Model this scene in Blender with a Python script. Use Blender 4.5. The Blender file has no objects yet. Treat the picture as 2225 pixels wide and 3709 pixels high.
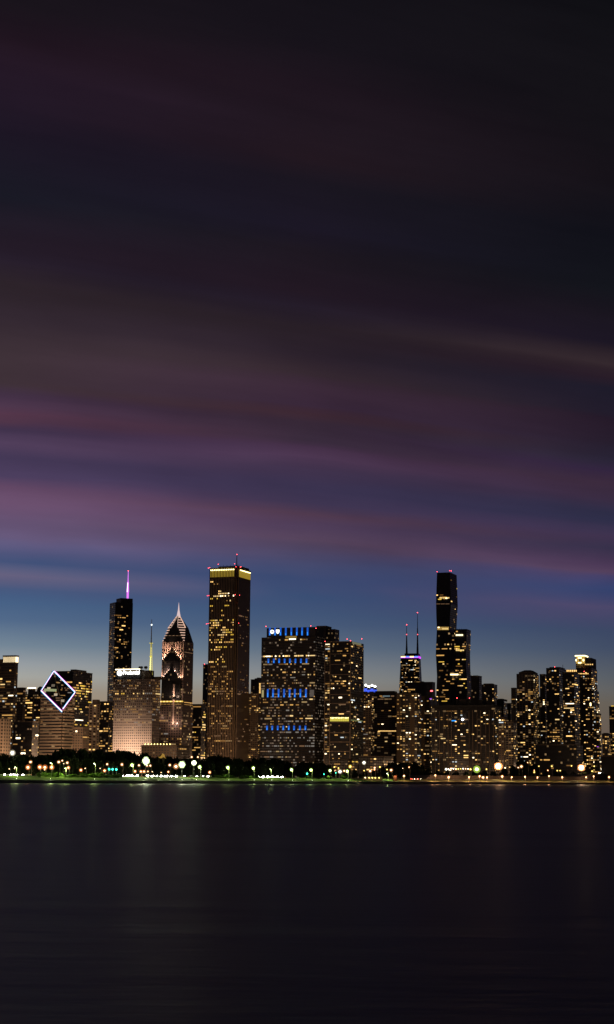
import bpy, math, random
from mathutils import Vector, Matrix
R = math.radians
rnd = random.Random(7)
C = bpy.context.scene.collection
scene = bpy.context.scene

# ------------------------------------------------------------------ camera
W0, H0, F0 = 2225.0, 3709.0, 6000.0
CAMZ, PITCH, ROLL = 6.0, 9.08, 0.5
cam_d = bpy.data.cameras.new('camera')
cam = bpy.data.objects.new('camera', cam_d); C.objects.link(cam)
cam_d.sensor_fit = 'HORIZONTAL'; cam_d.sensor_width = 36; cam_d.lens = 36 * F0 / W0
cam_d.clip_start = 0.5; cam_d.clip_end = 90000
CM = Matrix.Rotation(R(90 + PITCH), 4, 'X') @ Matrix.Rotation(R(ROLL), 4, 'Z')
cam.matrix_world = Matrix.Translation((0, 0, CAMZ)) @ CM
scene.camera = cam

def ray(px, py):
    d = CM.to_3x3() @ Vector(((px - W0 / 2) / F0, -(py - H0 / 2) / F0, -1))
    return d / d.y
def at(px, py, Y):
    d = ray(px, py); return Vector((d.x * Y, Y, CAMZ + d.z * Y))
def shoreY(px, off=0):
    k = ray(px, 2815).x
    return (1385.3 + off) / (1 - 1.462 * k)

# ------------------------------------------------------------------ materials
MATS = {}
class NT:
    def __init__(s, nt): s.nt = nt; s.N = nt.nodes; s.L = nt.links
    def n(s, t, **kw):
        x = s.N.new(t)
        for k, v in kw.items(): setattr(x, k, v)
        return x
    def m(s, op, a, b=None, c=None, clamp=False):
        x = s.N.new('ShaderNodeMath'); x.operation = op; x.use_clamp = clamp
        for i, v in enumerate((a, b, c)):
            if v is None: continue
            if isinstance(v, (int, float)): x.inputs[i].default_value = v
            else: s.L.new(v, x.inputs[i])
        return x.outputs[0]
    def mix(s, f, a, b, typ='MIX'):
        x = s.N.new('ShaderNodeMix'); x.data_type = 'RGBA'; x.blend_type = typ
        for idx, v in ((0, f), (6, a), (7, b)):
            if isinstance(v, (int, float)): x.inputs[idx].default_value = v
            elif isinstance(v, tuple): x.inputs[idx].default_value = (*v[:3], 1)
            else: s.L.new(v, x.inputs[idx])
        return x.outputs[2]
def newmat(name):
    m = bpy.data.materials.new(name); m.use_nodes = True
    return m, NT(m.node_tree), m.node_tree.nodes['Principled BSDF']
def mat(name, col, rough=0.8, metal=0.0, var=0.25, scale=0.3):
    if name in MATS: return MATS[name]
    m, t, p = newmat(name)
    no = t.n('ShaderNodeTexNoise'); no.inputs['Scale'].default_value = scale; no.inputs['Detail'].default_value = 4
    tc = t.n('ShaderNodeTexCoord'); t.L.new(tc.outputs['Object'], no.inputs['Vector'])
    c = t.mix(no.outputs['Fac'], tuple(x * (1 - var) for x in col), tuple(min(1, x * (1 + var)) for x in col))
    t.L.new(c, p.inputs['Base Color']); p.inputs['Roughness'].default_value = rough; p.inputs['Metallic'].default_value = metal
    MATS[name] = m; return m
def emit(name, col, s, sample=False):
    if name in MATS: return MATS[name]
    m, t, p = newmat(name)
    p.inputs['Base Color'].default_value = (0.05, 0.05, 0.05, 1)
    p.inputs['Emission Color'].default_value = (*col, 1); p.inputs['Emission Strength'].default_value = s
    try: m.cycles.emission_sampling = 'AUTO' if sample else 'NONE'
    except Exception: pass
    MATS[name] = m; return m
def facade(name, wall, glass=(0.012, 0.013, 0.016), fh=3.6, cw=4.0, vf=0.55, hf=0.6, dim=0.12, dimc=(1, .62, .28), ds=0.25, vpier=0, hband=0, pier=None):
    """wall with a grid of dark windows; some of them faintly lit from within.  UV is in cells/metres."""
    if name in MATS: return MATS[name]
    m, t, p = newmat(name)
    uv = t.n('ShaderNodeUVMap'); sp = t.n('ShaderNodeSeparateXYZ'); t.L.new(uv.outputs[0], sp.inputs[0])
    u = t.m('DIVIDE', sp.outputs[0], cw); v = t.m('DIVIDE', sp.outputs[1], fh)
    fu = t.m('FRACT', u); fv = t.m('FRACT', v)
    au = t.m('LESS_THAN', t.m('ABSOLUTE', t.m('SUBTRACT', fu, 0.5)), hf / 2)
    av = t.m('LESS_THAN', t.m('ABSOLUTE', t.m('SUBTRACT', fv, 0.5)), vf / 2)
    w = t.m('MULTIPLY', au, av)
    if vpier:   # a solid wider pier every vpier columns
        g = t.m('FRACT', t.m('DIVIDE', u, vpier)); w = t.m('MULTIPLY', w, t.m('GREATER_THAN', g, 0.9 / vpier))
    if hband:
        g = t.m('FRACT', t.m('DIVIDE', v, hband)); w = t.m('MULTIPLY', w, t.m('GREATER_THAN', g, 0.9 / hband))
    cell = t.n('ShaderNodeCombineXYZ'); t.L.new(t.m('FLOOR', u), cell.inputs[0]); t.L.new(t.m('FLOOR', v), cell.inputs[1])
    wn = t.n('ShaderNodeTexWhiteNoise', noise_dimensions='3D'); t.L.new(cell.outputs[0], wn.inputs['Vector'])
    no = t.n('ShaderNodeTexNoise'); no.inputs['Scale'].default_value = 0.05; no.inputs['Detail'].default_value = 3
    t.L.new(uv.outputs[0], no.inputs['Vector'])
    wc = t.mix(no.outputs['Fac'], tuple(x * .75 for x in wall), tuple(x * 1.2 for x in wall))
    gc = t.mix(wn.outputs['Value'], tuple(x * .6 for x in glass), tuple(x * 1.8 for x in glass))
    t.L.new(t.mix(w, wc, gc), p.inputs['Base Color'])
    t.L.new(t.m('SUBTRACT', 0.85, t.m('MULTIPLY', w, 0.55)), p.inputs['Roughness'])
    sp2 = t.n('ShaderNodeSeparateColor'); t.L.new(wn.outputs['Color'], sp2.inputs[0])
    lit = t.m('MULTIPLY', w, t.m('LESS_THAN', sp2.outputs[0], dim))
    lit = t.m('MULTIPLY', lit, t.m('MULTIPLY', sp2.outputs[1], ds))
    p.inputs['Emission Color'].default_value = (*dimc, 1)
    t.L.new(lit, p.inputs['Emission Strength'])
    try: m.cycles.emission_sampling = 'NONE'
    except Exception: pass
    MATS[name] = m; return m

# lit window glass (room light behind it)
WIN = {}
def lin(r, g, b, k=1.0):
    f = lambda c: (c / 255 / 12.92) if c / 255 <= 0.04045 else ((c / 255 + 0.055) / 1.055) ** 2.4
    return (f(r) * k, f(g) * k, f(b) * k)
for i, (c, s) in enumerate([((1, .47, .12), .16), ((1, .50, .13), .34), ((1, .53, .14), .75), ((1, .60, .19), 1.7),
                            ((1, .66, .28), .34), ((1, .68, .28), 1.1), ((1, .80, .50), 3.6), ((.85, .95, 1), .8), ((1, .55, .28), .18),
                            ((1, .62, .08), .9), ((.9, .82, .72), .20)]):
    WIN[i] = emit('window_glow_%d' % i, c, s)
SETS = {'res': [0, 0, 1, 1, 1, 2, 2, 2, 3, 3, 4, 5, 8, 6, 7], 'off': [0, 8, 8, 1, 4, 4, 10, 2, 5], 'gold': [0, 1, 1, 2, 2, 9, 9, 5, 3],
        'dim': [0, 0, 8, 8, 1, 10, 4], 'cool': [10, 10, 4, 4, 5, 7, 6, 1], 'amber': [0, 1, 2, 3, 1, 2]}

# ------------------------------------------------------------------ mesh helpers
class MB:
    def __init__(s): s.v = []; s.f = []; s.uv = []; s.mi = []
    def face(s, pts, uvs=None, mi=0):
        b = len(s.v); s.v += [tuple(p) for p in pts]; s.f.append(tuple(range(b, b + len(pts))))
        s.uv += (uvs or [(p[0], p[1]) for p in pts]); s.mi.append(mi)
    def prism(s, fp, z0, z1, cw=4.0, top=None, mi=0, mroof=1, roof=True):
        n = len(fp); top = top or fp
        for i in range(n):
            a, b = fp[i], fp[(i + 1) % n]; c, d = top[(i + 1) % n], top[i]
            l = math.hypot(b[0] - a[0], b[1] - a[1]); k = max(1, round(l / cw)) * cw
            s.face([(a[0], a[1], z0), (b[0], b[1], z0), (c[0], c[1], z1), (d[0], d[1], z1)], [(0, z0), (k, z0), (k, z1), (0, z1)], mi)
        if roof: s.face([(p[0], p[1], z1) for p in top], None, mroof)
    def box(s, x, y, z, sx, sy, sz, ang=0, mi=0):
        c, q = math.cos(ang), math.sin(ang)
        P = lambda a, b, k: (x + a * c - b * q, y + a * q + b * c, z + k)
        hx, hy, hz = sx / 2, sy / 2, sz / 2
        v = [P(i * hx, j * hy, k * hz) for k in (-1, 1) for j in (-1, 1) for i in (-1, 1)]
        for q4 in ((0, 1, 5, 4), (1, 3, 7, 5), (3, 2, 6, 7), (2, 0, 4, 6), (4, 5, 7, 6), (2, 3, 1, 0)):
            s.face([v[i] for i in q4], [(0, 0), (1, 0), (1, 1), (0, 1)], mi)
    def tube(s, p0, p1, r0, r1=None, n=8, mi=0):
        r1 = r0 if r1 is None else r1; p0, p1 = Vector(p0), Vector(p1); d = (p1 - p0).normalized()
        a = d.orthogonal().normalized(); b = d.cross(a)
        ring = lambda p, r: [p + (a * math.cos(2 * math.pi * i / n) + b * math.sin(2 * math.pi * i / n)) * r for i in range(n)]
        A, B = ring(p0, r0), ring(p1, r1)
        for i in range(n): s.face([A[i], A[(i + 1) % n], B[(i + 1) % n], B[i]], None, mi)
        s.face(list(reversed(A)), None, mi); s.face(B, None, mi)
    def ball(s, c, r, n=10, m=6, mi=0, sz=1.0):
        P = lambda i, j: (c[0] + r * math.sin(math.pi * j / m) * math.cos(2 * math.pi * i / n), c[1] + r * math.sin(math.pi * j / m) * math.sin(2 * math.pi * i / n), c[2] + sz * r * math.cos(math.pi * j / m))
        for j in range(m):
            for i in range(n):
                q = [P(i, j + 1), P(i + 1, j + 1), P(i + 1, j), P(i, j)]
                if j == 0: q = q[:3]
                if j == m - 1: q = q[1:]
                s.face(q, None, mi)
    def build(s, name, mats, parent=None, base=None, smooth=False):
        if not isinstance(mats, (list, tuple)): mats = [mats]
        me = bpy.data.meshes.new(name)
        bx, by, bz = base if base is not None else (parent.location if parent else (0, 0, 0))
        me.from_pydata([(x - bx, y - by, z - bz) for x, y, z in s.v], [], s.f)
        for m in mats: me.materials.append(m)
        me.polygons.foreach_set('material_index', [min(i, len(mats) - 1) for i in s.mi])
        if smooth: me.polygons.foreach_set('use_smooth', [True] * len(s.f))
        ul = me.uv_layers.new(name='UVMap'); flat = [c for p in s.uv for c in p[:2]]
        ul.data.foreach_set('uv', flat); me.update()
        o = bpy.data.objects.new(name, me); C.objects.link(o)
        if parent: o.parent = parent
        elif base is not None: o.location = base
        return o
def tag(o, label=None, cat=None, group=None, kind=None):
    if label: o['label'] = label
    if cat: o['category'] = cat
    if group: o['group'] = group
    if kind: o['kind'] = kind
    return o
def empty(name, loc, label=None, cat=None, group=None, rz=0):
    o = bpy.data.objects.new(name, None); C.objects.link(o); o.location = loc; o.rotation_euler = (0, 0, rz)
    o.empty_display_size = 1
    return tag(o, label, cat, group)
def inst(name, me, parent, loc, scale=(1, 1, 1), rz=0):
    o = bpy.data.objects.new(name, me); C.objects.link(o); o.parent = parent
    o.location = loc; o.scale = scale; o.rotation_euler = (0, 0, rz); return o
def light(name, loc, power, col, r=0.5, parent=None, kind='POINT', rot=None, size=1, angle=60, blend=.5):
    d = bpy.data.lights.new(name, kind); d.energy = power; d.color = col
    if kind in ('POINT', 'SPOT'): d.shadow_soft_size = r
    if kind == 'SPOT': d.spot_size = R(angle); d.spot_blend = blend
    if kind == 'AREA': d.size = size
    o = bpy.data.objects.new(name, d); C.objects.link(o)
    if parent: o.parent = parent; loc = Vector(loc) - parent.location
    o.location = loc
    if rot: o.rotation_euler = rot
    return o
def aim(o, target):
    o.rotation_euler = (Vector(target) - (o.location + (o.parent.location if o.parent else Vector()))).to_track_quat('-Z', 'Y').to_euler()

def box_mesh(name, m):
    b = MB(); b.box(0, 0, 0, 1, 1, 1); o = b.build(name, m); me = o.data; bpy.data.objects.remove(o); return me
WM = {i: box_mesh('window_pane_%d' % i, m) for i, m in WIN.items()}
def ball_mesh(name, m):
    b = MB(); b.ball((0, 0, 0), .42 if 'beacon' in name else 1); o = b.build(name, m, smooth=True); me = o.data; bpy.data.objects.remove(o); return me
GZ = 5.0      # ground level of the city

# ------------------------------------------------------------------ buildings
metal = mat('grey_metal', (.12, .12, .12), .5, .6)
dark_roof = mat('dark_roof', (.03, .03, .032), .9)
beacon_m = emit('beacon_red', (1, .07, .08), 8)
beacon_me = ball_mesh('beacon_ball', beacon_m)

DENS = .72
class Bld:
    def __init__(s, name, label, xl, xc, xr, ytop, Y, style, theta=21, cat='skyscraper', b=None, a=None, y0=None):
        s.th = R(theta); c, q = math.cos(s.th), math.sin(s.th)
        s.Y = Y; s.ytop = ytop; s.style = style; s.px = (xl, xc, xr)
        P = at(xc, ytop, Y); s.C = P
        kl, kr = ray(xl, ytop).x, ray(xr, ytop).x
        s.a = a or max(4, (P.x - kl * Y) / (c + kl * q))
        den = q - kr * c
        s.b = b or (min(90, max(8, (kr * Y - P.x) / den)) if den > 0.02 else 30)
        s.z0 = GZ - 2 if y0 is None else at(xc, y0, Y).z
        s.z1 = P.z
        s.Lp = (P.x - s.a * c, P.y + s.a * q); s.Cp = (P.x, P.y); s.Rp = (P.x + s.b * q, P.y + s.b * c)
        s.Bp = (s.Lp[0] + s.b * q, s.Lp[1] + s.b * c)
        ctr = ((s.Lp[0] + s.Rp[0]) / 2, (s.Lp[1] + s.Rp[1]) / 2)
        s.root = empty(name, (ctr[0], ctr[1], s.z0), label, cat)
        s.w = []; s.rnd = random.Random(int(xl * 13 + ytop))
    # footprint helper in face coordinates: u along left face (0 at L, 1 at C), v depth fraction
    def pt(s, u, v):
        return (s.Lp[0] + (s.Cp[0] - s.Lp[0]) * u + (s.Bp[0] - s.Lp[0]) * v, s.Lp[1] + (s.Cp[1] - s.Lp[1]) * u + (s.Bp[1] - s.Lp[1]) * v)
    def rect(s, u0=0, u1=1, v0=0, v1=1):
        return [s.pt(u0, v0), s.pt(u1, v0), s.pt(u1, v1), s.pt(u0, v1)]
    def z(s, py, u=1, v=0):
        x, y = s.pt(u, v); return at(s.px[1], py, y).z
    def u_of(s, px, py=None):       # fraction along the left (front) face that shows at pixel column px
        k = ray(px, py or s.ytop).x; c, q = math.cos(s.th), math.sin(s.th)
        return 1 - (s.C.x - k * s.C.y) / (c + k * q) / s.a
    def wall(s, cw=None, z0=None, z1=None, fp=None, name='wall', style=None, roofm=None):
        b = MB(); b.prism(fp or s.rect(), s.z0 if z0 is None else z0, s.z1 if z1 is None else z1, cw or 4)
        return b.build(name, [style or s.style, roofm or dark_roof], s.root)
    def part(s, name, u0, u1, v0, v1, z0, z1, m, cw=4):
        b = MB(); b.prism(s.rect(u0, u1, v0, v1), z0, z1, cw); return b.build(name, [m, dark_roof], s.root)
    def beacon(s, px, py, v=0.0, r=1.3):
        u = s.u_of(px, py); x, y = s.pt(min(1, u), v) if u <= 1 else s.side(px, py)
        p = at(px, py, y - 0.5)
        return inst('beacon', beacon_me, s.root, p - s.root.location, (r, r, r))
    def side(s, px, py):            # point on the right face at pixel column px
        k = ray(px, py).x; c, q = math.cos(s.th), math.sin(s.th)
        t = (k * s.C.y - s.C.x) / (q - k * c); t = min(max(t, 0), s.b)
        return (s.C.x + t * q, s.C.y + t * c)
    # rows of lit windows between two floor points
    def windows(s, P0, P1, z0, z1, fh, cw, p, cs='res', wf=.58, hf=.44, run=1.6, base=None, P0t=None, P1t=None, rowvar=.5, dmax=1e9):
        l = math.hypot(P1[0] - P0[0], P1[1] - P0[1]); n = max(1, round(l / cw)); dx = l / n
        ang = math.atan2(P1[1] - P0[1], P1[0] - P0[0]); nx, ny = math.sin(ang), -math.cos(ang)
        P0t = P0t or P0; P1t = P1t or P1
        zb = 0; f0 = int(math.ceil(z0 / fh)); f1 = int(z1 / fh) - 1
        for f in range(f0, f1 + 1):
            zc = (f + .5) * fh; v = (zc - z0) / max(1, z1 - z0)
            row = max(0, s.rnd.gauss(1, rowvar)); A = [P0[k] + (P0t[k] - P0[k]) * v for k in (0, 1)]; B = [P1[k] + (P1t[k] - P1[k]) * v for k in (0, 1)]
            i = 0
            while i < n:
                u = (i + .5) / n
                xw = A[0] + (B[0] - A[0]) * u; yw = A[1] + (B[1] - A[1]) * u
                py = s.ypx(xw, yw, zc)
                pr = p(u, py) if callable(p) else p
                if s.rnd.random() < pr * row * DENS:
                    m = 1
                    while m < 7 and i + m < n and s.rnd.random() < (1 - 1 / run) * .68: m += 1
                    cc = s.rnd.choice(SETS[cs] if isinstance(cs, str) else cs(u, py))
                    uc = (i + m / 2) / n; xw = A[0] + (B[0] - A[0]) * uc; yw = A[1] + (B[1] - A[1]) * uc
                    ww = (m - 1 + wf) * dx
                    if wf < .56 and m > 1:
                        for q in range(m):
                            uq = (i + q + .5) / n
                            s.w.append((wf * dx, fh * hf, A[0] + (B[0] - A[0]) * uq + nx * .15, A[1] + (B[1] - A[1]) * uq + ny * .15, zc, ang, cc))
                    else: s.w.append((ww, fh * hf * s.rnd.choice((.8, 1, 1.15)), xw + nx * .15, yw + ny * .15, zc, ang, cc))
                    i += m
                else: i += 1
    def ypx(s, x, y, z):
        v = CM.inverted().to_3x3() @ Vector((x, y, z - CAMZ)); return H0 / 2 - v.y / -v.z * F0
    def faces(s, fh, cw, p, cs='res', z0=None, z1=None, right=True, pr=None, **kw):
        z0 = max(s.z0, GZ + 4) if z0 is None else z0; z1 = s.z1 if z1 is None else z1
        s.windows(s.Lp, s.Cp, z0, z1, fh, cw, p, cs, **kw)
        if right and s.px[2] - s.px[1] > 2: s.windows(s.Cp, s.Rp, z0, z1, fh, cw, pr if pr is not None else p, cs, **kw)
    def lamp_strip(s, px0, px1, py0, py1, m, name='light_strip', d=.6, v=0, n=1, gap=.3):
        """one or n glowing panels on the front face between two pixel columns"""
        for i in range(n):
            a = px0 + (px1 - px0) * i / n; b = px0 + (px1 - px0) * (i + 1 - (gap if n > 1 else 0)) / n
            u0, u1 = s.u_of(a, py0), s.u_of(b, py0)
            A, B = s.pt(u0, v), s.pt(u1, v); za, zb = at(a, py1, A[1]).z, at(a, py0, A[1]).z
            q = MB(); ang = math.atan2(B[1] - A[1], B[0] - A[0])
            q.box((A[0] + B[0]) / 2 + math.sin(ang) * d / 2, (A[1] + B[1]) / 2 - math.cos(ang) * d / 2, (za + zb) / 2, math.hypot(B[0] - A[0], B[1] - A[1]), d, max(.6, zb - za), ang)
            q.build(name, m, s.root)
    def strip_right(s, px0, px1, py0, py1, m, name='light_strip', d=.6, dy=0):
        A, B = s.side(px0, py0), s.side(px1, py0); ang = math.atan2(B[1] - A[1], B[0] - A[0])
        q = MB(); z0 = at(px0, py1, A[1]).z; z1 = at(px0, py0, A[1]).z
        q.box((A[0] + B[0]) / 2 + math.sin(ang) * d / 2, (A[1] + B[1]) / 2 - math.cos(ang) * d / 2, (z0 + z1) / 2, math.hypot(B[0] - A[0], B[1] - A[1]), d, max(.6, z1 - z0), ang)
        q.build(name, m, s.root)
    def done(s, limit=96):
        s.w.sort(key=lambda w: -(w[0] * w[1]) * (1 + .5 * (w[6] in (3, 5, 6, 7, 2, 9))))
        rl = s.root.location
        for w in s.w[:limit]:
            inst('window', WM[w[6]], s.root, (w[2] - rl.x, w[3] - rl.y, w[4] - rl.z), (w[0], .3, w[1]), w[5])
        rest = s.w[limit:]
        if rest:
            b = MB(); keys = sorted(WIN)
            for w in rest: b.box(w[2], w[3], w[4], w[0], .3, w[1], w[5], keys.index(w[6]))
            o = b.build('window', [WIN[k] for k in keys], s.root); o['kind'] = 'stuff'
        return s

# facade kinds
F_dark = facade('dark_glass_wall', (.035, .032, .03), fh=3.6, cw=3, vf=.7, hf=.8, dim=.05)
F_band = facade('brown_banded_wall', (.085, .062, .045), fh=3.6, cw=5, vf=.5, hf=.92, dim=.08)
F_brown = facade('brown_concrete_wall', (.15, .11, .08), fh=3.3, cw=4, vf=.5, hf=.6, dim=.14)
F_grid = facade('concrete_grid_wall', (.22, .18, .14), glass=(.008, .008, .01), fh=3.2, cw=4.2, vf=.72, hf=.78, dim=.10)
F_balc = facade('balcony_slab_wall', (.20, .15, .11), glass=(.01, .01, .012), fh=3.1, cw=6, vf=.72, hf=.94, dim=.08)
F_pier = facade('brown_pier_wall', (.20, .15, .10), glass=(.01, .01, .012), fh=3.1, cw=7, vf=.8, hf=.9, dim=.10, vpier=3)
F_stripe = facade('vertical_rib_wall', (.30, .22, .15), glass=(.012, .011, .01), fh=4.0, cw=3.0, vf=1.01, hf=.5, dim=0)
F_rib = facade('dark_ribbed_wall', (.07, .05, .038), glass=(.012, .011, .01), fh=4.0, cw=3.0, vf=1.01, hf=.5, dim=0)
F_cream = facade('cream_punched_wall', (.42, .33, .25), glass=(.03, .025, .02), fh=3.8, cw=4.6, vf=.5, hf=.5, dim=.0)
F_pru = facade('limestone_grid_wall', (.38, .30, .25), glass=(.04, .033, .03), fh=3.7, cw=3.1, vf=.45, hf=.52, dim=.10, ds=.5)
F_cbands = facade('cream_banded_wall', (.44, .35, .26), glass=(.012, .011, .011), fh=3.9, cw=5, vf=.44, hf=1.01, dim=.12, ds=.35)
F_cpier = facade('cream_pier_wall', (.40, .32, .25), glass=(.03, .022, .015), fh=3.3, cw=6.3, vf=.62, hf=.5, dim=.2, ds=.6)
F_floors = facade('dark_floor_banded_wall', (.055, .044, .04), glass=(.012, .012, .014), fh=4.1, cw=3.2, vf=.5, hf=.9, dim=.16, dimc=(1, .72, .5), ds=.22)
m_beige = mat('beige_concrete', (.26, .20, .15)); m_brown = mat('brown_concrete', (.13, .10, .07)); m_black = mat('black_steel', (.02, .02, .022), .6)
m_stone = mat('pale_stone', (.42, .33, .28))

def simple(name, label, xl, xc, xr, yt, Y, st, fh, cw, p, cs='res', cat='apartment tower', pent=None, pr=None, **kw):
    wk = {k: kw.pop(k) for k in ('wf', 'hf', 'run', 'rowvar') if k in kw}
    B = Bld(name, label, xl, xc, xr, yt, Y, st, cat=cat, **kw)
    B.wall(cw); B.faces(fh, cw, p, cs, pr=pr, **wk)
    pb = MB(); # parapet: a low rim around the roof
    e = .6
    for a, b in (((0, 0), (1, 0)), ((1, 0), (1, 1)), ((1, 1), (0, 1)), ((0, 1), (0, 0))):
        A, Bq = B.pt(*a), B.pt(*b); l = math.hypot(Bq[0] - A[0], Bq[1] - A[1]); ang = math.atan2(Bq[1] - A[1], Bq[0] - A[0])
        pb.box((A[0] + Bq[0]) / 2, (A[1] + Bq[1]) / 2, B.z1 + .55, l + .5, e, 1.2, ang)
    pb.build('parapet', m_brown, B.root)
    for q in (pent or []):   # (px0, px1, ytop)
        u0, u1 = B.u_of(q[0]), B.u_of(q[1]); 
        b = MB(); b.prism(B.rect(u0, u1, .15, .7), B.z1 - .5, at(q[0], q[2], B.pt(u0, .15)[1]).z); b.build('penthouse', [m_brown, dark_roof], B.root)
    return B

# ---- far left group
B = simple('office_block', 'cream stone block with small square windows cut off by the left edge', -60, 14.5, 17, 2605, 1900, F_cream, 3.8, 4.6, .02, 'res', 'office block', b=16); B.done()
cream_left = B
B = simple('skyscraper', 'dark tower at the left edge with a glowing white colonnade crown', -70, 54, 66, 2402, 2150, F_band, 3.6, 4.2, lambda u, y: .32 if y > 2450 else .12, 'res', 'skyscraper', run=1.8)
crown = MB(); ucr = B.u_of(11.5)
B.part('crown', ucr, 1, 0, 1, B.z1 + 1.2, at(54, 2379, B.Y).z, emit('crown_glow_warm', (1, .78, .45), 2.2))
bz0, bz1 = B.z1 + 1.2, at(54, 2377.5, B.Y).z
cb = MB()
for i in range(12):
    x, y = B.pt(ucr + (1 - ucr) * i / 11, 0); cb.box(x, y - .5, (bz0 + bz1) / 2, .8, 1.2, bz1 - bz0)
cb.build('colonnade', m_beige, B.root)
B.part('crown_cap', ucr - .02, 1.02, -.02, 1.02, bz1, bz1 + 1.5, m_beige)
B.part('penthouse', .45, ucr - .01, .05, .9, B.z1 + .3, at(5, 2386, B.Y).z, m_brown)
B.done()
simple('office_block', 'plain brown slab with blank top right of the white crowned tower', 60, 84, 93, 2493, 2400, F_brown, 3.5, 4, lambda u, y: .1 if y < 2600 else .2, 'dim', 'office block').done()
B = simple('apartment_tower', 'slim stepped tower topped by a white lit lantern beside the domed block', 90, 120, 129, 2517, 2450, F_band, 3.6, 4.5, lambda u, y: .45, 'amber', 'skyscraper', run=2.6)
B.part('lantern', B.u_of(99), B.u_of(121), .2, .7, B.z1, at(110, 2494, B.Y).z, m_brown)
B.part('lantern_light', B.u_of(98), B.u_of(122), .15, .75, at(110, 2494, B.Y).z, at(110, 2490, B.Y).z, emit('lantern_glow', (1, .75, .45), 5))
for px in (95, 126):
    u = B.u_of(px); x, y = B.pt(u, .1); q = MB(); q.box(x, y, (B.z1 + at(px, 2505, y).z) / 2, 1.4, 1.4, at(px, 2505, y).z - B.z1); q.build('pinnacle', m_beige, B.root)
B.done()
B = simple('apartment_tower', 'brown tower with a small round dome left of the lit diamond', 125, 148, 157, 2507, 2300, F_brown, 3.4, 4, .3, 'res', run=1.6)
q = MB(); x, y = B.pt(.75, .4); q.ball((x, y, B.z1 + 1), 5.2, 14, 8, sz=1.35); q.build('dome', mat('dome_copper', (.06, .055, .05)), B.root, smooth=True)
B.done()
simple('office_block', 'dark low block with scattered warm windows below the lantern tower', 48, 118, 141, 2616, 2000, F_dark, 3.6, 4, .28, 'res', 'office block', run=1.7).done()
B = simple('skyscraper', 'dark slab with rows of golden windows behind the lit diamond', 188, 264, 343, 2433, 2350, F_dark, 3.7, 3.6, lambda u, y: .1 if y < 2455 else .2, 'gold', 'skyscraper', pr=lambda u, y: (.0 if y < 2462 else .62 if y < 2525 else .3), pent=[(244.6, 263.5, 2425)], run=1.8, wf=.7, b=58)
B.strip_right(272, 300, 2606, 2609, WIN[6]); B.done()
simple('office_block', 'low brown block between the diamond tower and the striped cream tower', 264, 300, 324, 2637, 2080, F_brown, 3.6, 4, .16, 'res', 'office block').done()
B = simple('office_tower', 'cream tower with vertical window stripes right of the dark slab', 323, 352, 361, 2551, 2150, F_cpier, 3.3, 6.3, lambda u, y: .5 if .3 < u < .75 else .12, 'res', 'office tower', wf=.5)
B.part('upper_block', .35, 1.0, .12, .9, B.z1, at(350, 2534, B.Y).z, m_brown); B.done()
simple('apartment_tower', 'dark apartment block full of amber windows left of the floodlit office', 357, 396, 412, 2543, 2250, F_dark, 3.3, 4, .42, 'amber', run=1.3).done()

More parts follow.
